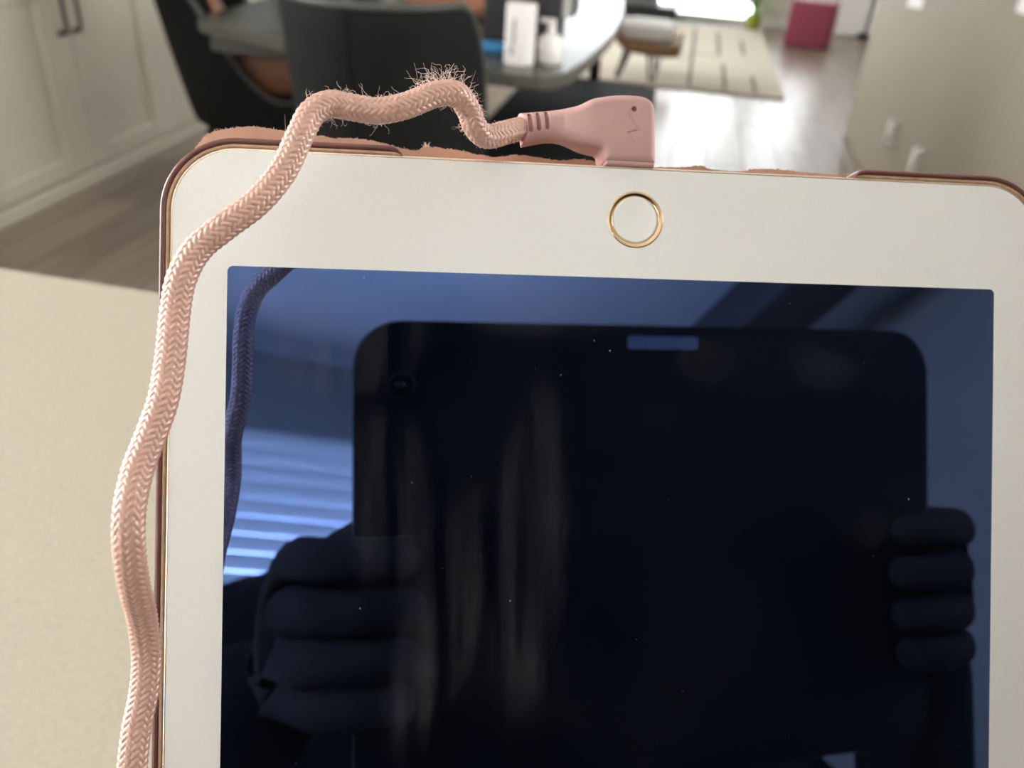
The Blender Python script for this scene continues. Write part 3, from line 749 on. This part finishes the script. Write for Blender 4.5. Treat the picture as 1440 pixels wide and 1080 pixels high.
# back panel in leather with a torn upper edge
edge = [(2.2, -4), (1.5, -1.0), (1.7, 1.5), (2.89, 3.56), (3.89, 4.67), (6.16, 5.58), (10.62, 6.49), (14.49, 6.43), (19.03, 6.0), (23.61, 5.57), (26.9, 5.21), (30.87, 5.28), (34.87, 4.95), (38.9, 4.07), (42.28, 3.56), (44.29, 4.48), (47.7, 4.24), (50.43, 4.1), (53.19, 3.55), (58.03, 3.1), (61.5, 3.69), (66.4, 3.38), (70.64, 3.03), (74.89, 3.51), (78.9, 2.87), (83.51, 2.52), (90.04, 2.69), (94.43, 2.9), (98.84, 3.4), (101.07, 2.79), (107.04, 2.78), (110.03, 3.36), (116.08, 3.5), (120.66, 3.13), (128.35, 3.06), (132.23, 3.09), (140, 2.4), (155, 1.6), (163, -1)]
torn = []
rg = random.Random(3)
ep = spline([(a, b, 0) for a, b in edge], 10)
for p in ep: torn.append(((p.x+rg.uniform(-0.05, 0.05))*MM, (p.y+rg.uniform(-0.16, 0.12))*MM))
poly = torn + [(165.5*MM, -6*MM), (166*MM, -FHT*MM+3*MM), (163*MM, (-FHT-1.2)*MM), (3*MM, (-FHT-1.2)*MM), (0.5*MM, -FHT*MM+3*MM), (0.5*MM, -8*MM)]
bm = bmesh.new()
va = [bm.verts.new((x, y, -7.5*MM)) for x, y in poly]; vb = [bm.verts.new((x, y, -8.6*MM)) for x, y in poly]
ed = [bm.edges.new((va[i], va[(i+1) % len(va)])) for i in range(len(va))]; bmesh.ops.triangle_fill(bm, edges=ed, use_beauty=True)
ed = [bm.edges.new((vb[i], vb[(i+1) % len(vb)])) for i in range(len(vb))]; bmesh.ops.triangle_fill(bm, edges=ed, use_beauty=True)
for i in range(len(va)): bm.faces.new((va[i], vb[i], vb[(i+1) % len(vb)], va[(i+1) % len(va)]))
back = bm_obj('back_cover', bm, M['leather'], case)
# prop flap behind
bm = bmesh.new()
fl = [(30, -95, -9.0), (137, -95, -9.0)]
up = (TM.to_3x3().inverted() @ Vector((0, 0, 1)))
foot_l = []
for x in (30, 137):
    h = Vector((x*MM, -95*MM, -9.2*MM)); wp = TM @ h
    tgt = Vector((wp.x + NN.x*0.05, wp.y + 0.075, ZT+0.0012)); foot_l.append((h, TM.inverted() @ tgt))
q = [foot_l[0][0], foot_l[1][0], foot_l[1][1], foot_l[0][1]]
nn = (q[1]-q[0]).cross(q[3]-q[0]).normalized()*0.0011
a = [bm.verts.new(v+nn) for v in q]; b = [bm.verts.new(v) for v in q]
bm.faces.new(a); bm.faces.new(b[::-1])
for i in range(4): bm.faces.new((a[i], b[i], b[(i+1) % 4], a[(i+1) % 4]))
bm_obj('stand_flap', bm, M['leather'], case)
# frayed fibres along the torn edge
def fibres(name, strands, rad, m, parent):
    vs_, fs = [], []
    for pts in strands:
        n = len(pts)
        v, f = tube_mesh(pts, [rad*(1-0.5*i/(n-1)) for i in range(n)], 4, True)
        b0 = len(vs_); vs_ += [tuple(p) for p in v]; fs += [tuple(i+b0 for i in q) for q in f]
    me = bpy.data.meshes.new(name); me.from_pydata(vs_, [], fs)
    return tag(link(name, me, m, parent, True), kind='stuff')
st = []
for p in ep:
    for k in range(2):
        if rg.random() < 0.75:
            x0 = (p.x+rg.uniform(-0.3, 0.3)); y0 = p.y-0.1; z0 = -7.5-rg.random()
            a = rg.uniform(0.3, PI-0.3); L_ = rg.uniform(0.15, 0.5)
            st.append([Vector((x0, y0, z0))*MM, Vector((x0+math.cos(a)*L_*0.5, y0+math.sin(a)*L_*0.5, z0+rg.uniform(-.1, .1)))*MM, Vector((x0+math.cos(a+0.5)*L_, y0+math.sin(a+0.5)*L_, z0+rg.uniform(-.2, .2)))*MM])
def tuft(cx, cy, n, spread, L0):
    for k in range(n):
        a = PI/2+rg.uniform(-spread, spread); L_ = L0*rg.uniform(0.5, 1.0); x0 = cx+rg.uniform(-.5, .5); z0 = -7.6
        pts = [Vector((x0, cy-0.2, z0))]; d = a
        for j in range(5):
            d += rg.uniform(-0.7, 0.7); pts.append(pts[-1]+Vector((math.cos(d), math.sin(d), rg.uniform(-.3, .3)))*L_/5)
        st.append([p*MM for p in pts])
tuft(44.3, 4.5, 14, 0.7, 1.3); tuft(98.6, 3.4, 3, 0.2, 1.2); tuft(72.5, 3.2, 5, 0.8, 0.8); tuft(22, 5.8, 5, 0.6, 0.7)
fibres('frayed_edge', st, 0.055*MM, M['fibre'], back)

# ---------------------------------------------------------------- the charging cable
M['pinkrubber'] = mat('pink_moulded_plastic', (0.46, 0.272, 0.252), 0.58, var=0.03, scale=300, spec=0.4)
M['pinkshade'] = mat('pink_recess_shade', (0.30, 0.13, 0.115), 0.6)  # darker copy of the plug pink, painted shade for the recesses
M['braid'] = mat('pink_braid', (0.54, 0.312, 0.245), 0.28, var=0.08, scale=700, spec=0.8, bump=0.08, bscale=2500)
M['fuzz'] = mat('loose_pink_thread', (0.80, 0.62, 0.55), 0.5)
cab = empty('charging_cable', label='pink braided charging cable with a right-angle plug in the top of the tablet', cat='cable')
cab.matrix_world = TM
# plug: outline in the tablet plane, rounded through its thickness
ol = [(61.24, 9.99), (66.13, 10.66), (71.47, 11.49), (73.2, 12.1), (74.81, 12.87), (77.2, 13.45), (79.55, 13.82), (82.3, 13.95), (84.33, 13.83), (85.4, 13.5), (86.12, 13.0), (86.6, 12.2), (86.84, 11.04), (87.0, 6.0), (87.1, 1.62), (76.99, 1.62), (76.69, 3.58), (74.9, 3.85), (72.91, 4.31), (71.3, 4.78), (69.54, 5.19), (67.9, 5.28), (66.21, 5.15), (64.2, 4.7), (61.85, 4.13)]
ZM = -3.1
def half_t(x):      # half thickness: round cord sleeve on the left, flat head on the right
    k = max(0.0, min(1.0, (x-68.0)/7.0)); k = k*k*(3-2*k); return 3.1*(1-k)+4.1*k
def edge_r(x):
    k = max(0.0, min(1.0, (x-66.0)/9.0)); k = k*k*(3-2*k); return 2.45*(1-k)+1.5*k
import numpy as np
from mathutils.geometry import delaunay_2d_cdt
def inflate(name, outline, zm, ht, er, m, parent, res=0.13, carve=None, mats=None):
    """solid with the given outline, rims rounded through the thickness; carve(x, y) gives the depth of recesses in the front"""
    P = [Vector((a, b, 0)) for a, b in outline]; P.append(P[0].copy())
    D_ = resample(P, 0.15)
    if (D_[-1]-D_[0]).length < 0.08: D_.pop()
    n = len(D_)
    B = np.array([(q.x, q.y) for q in D_]); E0, E1 = B, np.roll(B, -1, axis=0)
    def dist(pts):
        d = np.full(len(pts), 1e9); ins = np.zeros(len(pts), bool)
        for a, b in zip(E0, E1):
            e = b-a; t = np.clip(((pts-a) @ e)/(e @ e), 0, 1); d = np.minimum(d, np.hypot(*(pts-a-t[:, None]*e).T))
            c = ((a[1] > pts[:, 1]) != (b[1] > pts[:, 1]))
            xi = a[0]+(pts[:, 1]-a[1])*(b[0]-a[0])/(b[1]-a[1] if abs(b[1]-a[1]) > 1e-12 else 1e-12)
            ins ^= c & (pts[:, 0] < xi)
        return d, ins
    lo, hi = B.min(0), B.max(0)
    gx, gy = np.meshgrid(np.arange(lo[0], hi[0], res), np.arange(lo[1], hi[1], res))
    gx = gx + (np.arange(gx.shape[0]) % 2)[:, None]*res*0.5
    G = np.column_stack((gx.ravel(), gy.ravel())); d, ins = dist(G); G = G[ins & (d > res*0.5)]; dG = d[ins & (d > res*0.5)]
    pts = [Vector((a, b)) for a, b in np.vstack((B, G))]
    ov, _, of, _, _, _ = delaunay_2d_cdt(pts, [(i, (i+1) % n) for i in range(n)], [], 1, 1e-6)
    X = np.array([(v.x, v.y) for v in ov]); dd = np.concatenate((np.zeros(n), dG)) if len(X) == len(pts) else dist(X)[0]
    H = []
    for (x, y), q in zip(X, dd):
        r = er(x); k = max(0.0, 1-min(q, r)/r); H.append(ht(x)-r*(1-math.sqrt(max(0.0, 1-k*k))))
    dep = [carve(x, y) if carve else 0.0 for x, y in X]
    V = [(x*MM, y*MM, (zm+h-c)*MM) for (x, y), h, c in zip(X, H, dep)] + [(x*MM, y*MM, (zm-h)*MM) for (x, y), h in zip(X, H)]
    N = len(X); F, mi = [], []
    for f_ in of:
        F.append(tuple(f_)); mi.append(1 if sum(dep[i] for i in f_)/3 > 0.22 else 0)
        F.append(tuple(i+N for i in reversed(f_))); mi.append(0)
    for i in range(n):
        j_ = (i+1) % n; F.append((i, i+N, j_+N, j_)); mi.append(0)
    me = bpy.data.meshes.new(name); me.from_pydata(V, [], F)
    for q in (mats or [m]): me.materials.append(q)
    for p_, k in zip(me.polygons, mi): p_.material_index = k if mats else 0
    bm = bmesh.new(); bm.from_mesh(me); bmesh.ops.recalc_face_normals(bm, faces=bm.faces); bm.to_mesh(me); bm.free()
    o = link(name, me, None, parent, True); me.set_sharp_from_angle(angle=math.radians(55)); return o
def seg_d(x, y, a, b):
    ex, ey = b[0]-a[0], b[1]-a[1]; t = max(0.0, min(1.0, ((x-a[0])*ex+(y-a[1])*ey)/(ex*ex+ey*ey))); return math.hypot(x-a[0]-t*ex, y-a[1]-t*ey), t
SLOT = (((63.05, 9.3), (63.38, 6.55)), ((64.62, 9.55), (64.85, 6.85)), ((66.2, 9.9), (66.42, 7.2)))
RIDGE = (((68.0, 9.9), (68.1, 7.4)), ((69.4, 9.9), (69.45, 7.5)))
BOLT = ((81.55, 10.2), (83.65, 7.12), (81.55, 6.5), (83.25, 4.2))
def plug_marks(x, y):
    c = 0.0
    if x < 71:
        for a, b in SLOT:
            q = seg_d(x, y, a, b)[0]
            if q < 0.42: c = max(c, 0.55*min(1.0, (0.42-q)/0.14))
        for a, b in RIDGE:
            q = seg_d(x, y, a, b)[0]
            if q < 0.4: c = max(c, 0.06*(1-q/0.4))
    elif x > 80:
        if math.hypot(x-82.58, y-11.07) < 0.50: c = 0.6*min(1.0, (0.50-math.hypot(x-82.58, y-11.07))/0.12)
        for (a, b), (w0, w1) in zip(zip(BOLT, BOLT[1:]), ((0.12, 0.34), (0.30, 0.30), (0.34, 0.12))):
            q, t = seg_d(x, y, a, b); wd = w0+(w1-w0)*t
            if q < wd: c = max(c, 0.17*min(1.0, (wd-q)/0.12))
    return c
ol2 = [(a, b) for a, b, _ in [tuple(p) for p in spline([(x, y, 0) for x, y in ol[:15]], 4)]]
ol2 += [(87.0, 1.2), (86.8, 1.05), (77.25, 1.05), (77.05, 1.2), (76.99, 1.62)]
ol2 += [(a, b) for a, b, _ in [tuple(p) for p in spline([(x, y, 0) for x, y in [(76.95, 2.2), (76.8, 3.1), (76.3, 3.62), (74.9, 3.88), (72.91, 4.31), (71.3, 4.78), (69.54, 5.19), (67.9, 5.28), (66.21, 5.15), (64.2, 4.7), (61.85, 4.13)]], 4)]]
con = inflate('connector', ol2, ZM, half_t, edge_r, M['pinkrubber'], cab, carve=plug_marks, mats=[M['pinkrubber'], M['pinkshade']])
cl = inflate('collar', rrect(77.35, 86.72, 0.5, 1.4, 0.2, 3), ZM, lambda x: 3.75, lambda x: 0.35, M['pinkrubber'], con)
prism('metal_tip', S([(78.2, -6), (85.8, -6), (85.8, 0.6), (78.2, 0.6)]), (ZM-0.75)*MM, (ZM+0.75)*MM, M['steel'], con, 0.2*MM, 2)
# braided cord
path = [(63.2, 7.75, -2.9), (61.6, 7.25, -2.3), (58.45, 5.17, 1.73), (54.48, 3.15, 5.23), (52.2, 3.96, 7.96), (50.91, 6.14, 9.81), (48.63, 7.75, 12.55), (45.01, 7.01, 14.08), (40.13, 4.39, 15.45), (35.59, 3.02, 16.36), (31.13, 3.15, 17.28), (28.1, 3.0, 18.4), (25.62, 0.97, 19.57), (23.98, -3.05, 20.85), (21.77, -8.73, 22.05), (18.31, -13.89, 23.59), (13.5, -18.38, 24.96), (10.14, -21.75, 25.51), (8.19, -26.17, 26.24), (7.47, -31.19, 26.63), (7.22, -37.41, 27.58), (6.71, -43.52, 29.0), (5.52, -48.49, 30.34), (4.33, -53.29, 32.18), (3.97, -57.91, 34.13), (3.85, -62.72, 34.1), (3.5, -69.32, 30.49), (2.93, -75.95, 24.34), (2.73, -82.12, 21.26), (2.49, -87.46, 21.21), (1.71, -92.94, 22.09), (1.47, -98.31, 23.05), (1.2, -106, 23.5), (0.3, -118, 22.5), (-2, -135, 19), (-5, -160, 12), (-9, -185, 6), (-14, -212, -4)]
cp = resample(spline(path, 30), 0.115)
RAD = 2.12
NS, NB, PITCH = 120, 12, 0.52     # ring segments, strands per direction, rows
T = [((cp[min(i+1, len(cp)-1)]-cp[max(i-1, 0)]).normalized()) for i in range(len(cp))]
u = Vector((0, 0, 1)); vs_, fs = [], []
hidden = False
for i, p in enumerate(cp):
    u = (u-T[i]*u.dot(T[i])).normalized(); v = T[i].cross(u)
    s = i*0.115
    for k in range(NS):
        th = k/NS
        A = NB*th + s/(2*PITCH); B = NB*th - s/(2*PITCH)
        ia, ib = math.floor(A), math.floor(B); fa, fb = A-ia, B-ib
        c4 = (ia+ib) % 4
        if c4 < 2: w_, t_ = math.sin(PI*fa), (c4+fb)/2
        else: w_, t_ = math.sin(PI*fb), (c4-2+fa)/2
        h = (max(w_, 0.0)**0.6)*(0.35+0.65*math.sin(PI*t_)**0.7 if 0 < t_ < 1 else 0.35)
        rr_ = RAD*(0.905 + 0.12*h)
        a = 2*PI*th
        vs_.append(((p + (u*math.cos(a)+v*math.sin(a))*rr_)*MM)[:])
for i in range(len(cp)-1):
    for k in range(NS):
        a, b = i*NS+k, i*NS+(k+1) % NS
        fs.append((a, b, b+NS, a+NS))
me = bpy.data.meshes.new('braided_cord'); me.from_pydata(vs_, [], fs)
cord = link('braided_cord', me, M['braid'], cab, True)

# loose threads on the worn bends
st = []
rg = random.Random(11)
def thread(p, d, L_, curl, n=7):
    pts = [p.copy()]; d = d.normalized()
    ax = Vector((rg.gauss(0, 1), rg.gauss(0, 1), rg.gauss(0, 1))).normalized()
    for j in range(n):
        d = (Matrix.Rotation(rg.gauss(0, curl)+curl*0.5, 3, ax) @ d + Vector((0, 0, rg.gauss(0, 0.15)))).normalized(); pts.append(pts[-1]+d*L_/n)
    st.append([q*MM for q in spline(pts, 2)])
def local(i):
    t = T[i]; side = t.cross(Vector((0, 0, 1))).normalized(); return t, side
tot = [0.0]
idx_top = [i for i, p in enumerate(cp) if p.y > -3.5 and p.x < 60 and p.x > 22]
def near_i(x, y): return min(range(len(cp)), key=lambda i: (cp[i].x-x)**2+(cp[i].y-y)**2)
# short fluff everywhere along the exposed top stretch
for i in idx_top:
    if rg.random() < 0.30:
        t, sd = local(i); s_ = rg.choice((-1, 1))
        d = sd*s_*0.8 + Vector((0, 0, rg.uniform(-0.3, 0.5))) + t*rg.uniform(-0.7, 0.7)
        thread(cp[i]+(sd*s_)*RAD*0.97, d, rg.uniform(0.25, 0.8), 0.8, 5)
# the thick tuft on the crest, and longer strays
for x, y, n_, L0 in ((46.0, 7.2, 26, 3.4), (48.3, 7.7, 24, 3.0), (43.5, 6.2, 12, 2.8), (50.2, 6.9, 14, 1.8), (51.3, 5.4, 10, 1.3), (36, 3.0, 6, 1.6), (33, 3.0, 6, 1.9), (29.5, 3.3, 6, 2.0), (27, 2.5, 5, 2.0), (39.5, 4.1, 3, 2.4)):
    for k in range(n_):
        i = near_i(x+rg.gauss(0, 0.8), y); t, sd = local(i)
        up_ = sd if sd.y > 0 or (abs(sd.y) < 0.2 and sd.x > 0) else -sd
        thread(cp[i]+up_*RAD*0.97+Vector((0, 0, rg.uniform(-.8, .8))), up_+t*rg.uniform(-0.8, 0.8), L0*1.5*rg.uniform(0.4, 1.0), 0.62, 10)
for x, y, n_, L0 in ((36, 3.0, 7, 2.0), (35, 3.0, 1, 3.6), (30.5, 3.2, 6, 1.6), (27.5, 2.6, 8, 1.6), (46, 7.1, 6, 1.3), (52.0, 4.6, 8, 1.6)):
    for k in range(n_):
        i = near_i(x+rg.gauss(0, 0.7), y); t, sd = local(i)
        up_ = -sd if sd.y > 0 or (abs(sd.y) < 0.2 and sd.x > 0) else sd
        thread(cp[i]+up_*RAD*0.97, up_+t*rg.uniform(-0.6, 0.6), L0*1.4*rg.uniform(0.5, 1.0), 0.6 if n_ > 1 else 0.15, 10)
i = near_i(23.5, -3.0); t, sd = local(i); up_ = -sd if sd.x > 0 else sd
thread(cp[i]+up_*RAD*0.95, up_*0.5+Vector((0, 1, 0)), 2.6, 0.12, 8)
fibres('loose_threads', st, 0.032*MM, M['fuzz'], cord)

# ---------------------------------------------------------------- the photographer and the tablet used as camera (seen as a dark reflection)
DM = Matrix(((RT.x, -DN.x, FW.x, CAM.x), (RT.y, -DN.y, FW.y, CAM.y), (RT.z, -DN.z, FW.z, CAM.z), (0, 0, 0, 1)))
# a proper right-handed frame: x right, y up, z backwards (away from the subject)
DMR = Matrix(((RT.x, -DN.x, -FW.x, CAM.x), (RT.y, -DN.y, -FW.y, CAM.y), (RT.z, -DN.z, -FW.z, CAM.z), (0, 0, 0, 1)))
M['darkcase'] = mat('dark_tablet_back', (0.004, 0.0045, 0.005), 0.5, spec=0.15)
M['lens'] = mat('lens_glass', (0.004, 0.004, 0.006), 0.05)
M['palebar'] = mat('pale_bar', (0.22, 0.24, 0.30), 0.4)
dev = empty('handheld_tablet', label='dark tablet held up as the camera, mirrored as a black rounded rectangle in the screen', cat='tablet')
dev.matrix_world = DMR
prism('back_plate', S(rrect(-17, 229, -155, 23.8, 17, 8)), 1.6*MM, 8.0*MM, M['darkcase'], dev, 1.2*MM, 3)
lathe('lens_ring', [(3.0*MM, 0.0016), (5.4*MM, 0.0016), (5.4*MM, 0.0010), (4.6*MM, 0.0008), (3.6*MM, 0.0012)], M['darkcase'], dev, 32, caps=False)
lathe('lens', [(0.1*MM, 0.0012), (3.6*MM, 0.0013)], M['lens'], dev, 32)
prism('pale_strip', S(rrect(89, 119, 14.5, 19.5, 1, 3)), 1.1*MM, 1.7*MM, M['palebar'], dev, 0.1*MM, 1)

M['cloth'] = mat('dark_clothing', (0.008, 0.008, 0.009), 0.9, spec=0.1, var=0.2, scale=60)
M['skin'] = mat('skin', (0.030, 0.021, 0.018), 0.8, spec=0.08, var=0.08, scale=40)  # near-black because the shadow on the hands is put into the colour
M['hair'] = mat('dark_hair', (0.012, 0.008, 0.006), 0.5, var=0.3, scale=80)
def D(x, y, z): return DMR @ (Vector((x, y, z))*MM)
def skin(name, chains, m, parent=None, sub=2):
    """chains: list of lists of (point, radius); shared points are welded"""
    vs_, es, rad, key = [], [], [], {}
    def vid(p, r):
        k = tuple(round(c, 4) for c in p)
        if k not in key: key[k] = len(vs_); vs_.append(tuple(p)); rad.append(r)
        return key[k]
    for ch in chains:
        ids = [vid(p, r) for p, r in ch]
        for a, b in zip(ids, ids[1:]): es.append((a, b))
    me = bpy.data.meshes.new(name); me.from_pydata(vs_, es, [])
    o = link(name, me, m, parent)
    md = o.modifiers.new('skin', 'SKIN'); md.use_smooth_shade = True
    for i, sv in enumerate(me.skin_vertices[0].data):
        r = rad[i]; sv.radius = (r, r) if not isinstance(r, tuple) else r
        sv.use_root = (i == 0)
    sb = o.modifiers.new('sub', 'SUBSURF'); sb.levels = sub; sb.render_levels = sub
    return o
per = empty('person', (0.16, -0.62, 0), label='person in dark clothing holding the tablet up with both hands, mirrored in the screen', cat='person')
per_inv = Matrix.Translation((-0.16, 0.62, 0))
pel = Vector((0.15, -0.60, 0.88)); chest = Vector((0.165, -0.48, 1.12)); neck = Vector((0.185, -0.40, 1.22)); headp = Vector((0.20, -0.335, 1.275))
wl = D(-32, -112, 34); wr = D(246, -112, 34)
el = Vector((-0.20, -0.34, 0.99)); er = Vector((0.50, -0.30, 0.99))
shl = Vector((0.0, -0.45, 1.195)); shr = Vector((0.345, -0.44, 1.21))
ch = [[(pel, 0.17), ((pel+chest)/2, 0.17), (chest, 0.165), (neck, 0.058)],
      [(chest, 0.135), (shl, 0.062), ((shl+el)/2, 0.048), (el, 0.040), ((el+wl)/2, 0.036), (wl, 0.029)],
      [(chest, 0.135), (shr, 0.062), ((shr+er)/2, 0.048), (er, 0.040), ((er+wr)/2, 0.036), (wr, 0.029)],
      [(pel, 0.14), (pel+Vector((-0.10, 0, -0.10)), 0.09), (Vector((0.04, -0.56, 0.47)), 0.06), (Vector((0.03, -0.64, 0.10)), 0.042), (Vector((0.03, -0.64, 0.05)), 0.04), (Vector((0.02, -0.50, 0.035)), 0.03)],
      [(pel, 0.14), (pel+Vector((0.10, 0, -0.10)), 0.09), (Vector((0.27, -0.56, 0.47)), 0.06), (Vector((0.27, -0.64, 0.10)), 0.042), (Vector((0.27, -0.64, 0.05)), 0.04), (Vector((0.28, -0.50, 0.035)), 0.03)]]
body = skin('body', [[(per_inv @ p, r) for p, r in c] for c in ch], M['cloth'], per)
def ell(name, c, r, m, parent, rot=None, seg=20):
    bm = bmesh.new(); bmesh.ops.create_uvsphere(bm, u_segments=seg, v_segments=seg//2+2, radius=1.0)
    for v in bm.verts:
        q = Vector((v.co.x*r[0], v.co.y*r[1], v.co.z*r[2]))
        if rot: q = rot @ q
        v.co = q+c
    return bm_obj(name, bm, m, parent, True)
tilt = Matrix.Rotation(math.radians(-28), 3, 'X')
hc = per_inv @ headp
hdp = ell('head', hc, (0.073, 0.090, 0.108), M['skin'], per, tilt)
ell('hair', hc+tilt @ Vector((0, -0.018, 0.022)), (0.083, 0.092, 0.104), M['hair'], hdp, tilt)
ell('nose', hc+tilt @ Vector((0, 0.092, -0.012)), (0.013, 0.016, 0.022), M['skin'], hdp, tilt, 12)
for s in (-1, 1):
    ell('ear', hc+tilt @ Vector((s*0.074, -0.004, -0.008)), (0.010, 0.018, 0.030), M['skin'], hdp, tilt, 12)
    ell('eye', hc+tilt @ Vector((s*0.030, 0.078, 0.010)), (0.012, 0.010, 0.007), M['lens'], hdp, tilt, 12)
ell('mouth', hc+tilt @ Vector((0, 0.080, -0.050)), (0.024, 0.008, 0.006), M['tan'], hdp, tilt, 12)
def hand(edge, s, wrist, nm):
    """fingers curl round the tablet's edge onto its back; s=-1 left edge, +1 right edge"""
    P = lambda x, y, z: per_inv @ D(edge+s*x, y, z)
    wr_ = per_inv @ wrist; palm = P(14, -88, 24)
    chs = [[(wr_, 0.027), (P(15, -100, 30), 0.025), (palm, 0.024)]]
    for i, (yb, L_) in enumerate(((-62, 1.0), (-80, 1.1), (-98, 1.02), (-114, 0.84))):
        chs.append([(palm, 0.024), (P(19, yb-2, 15), 0.0115), (P(15, yb, 0), 0.0095), (P(2-6*L_, yb+1, -7.5), 0.0085), (P(-10-14*L_, yb+2, -7.0), 0.0075)])
    chs.append([(palm, 0.024), (P(6, -66, 24), 0.012), (P(-12, -56, 18.5), 0.0095), (P(-30, -50, 17.5), 0.008)])
    return skin('hand', chs, M['skin'], per)
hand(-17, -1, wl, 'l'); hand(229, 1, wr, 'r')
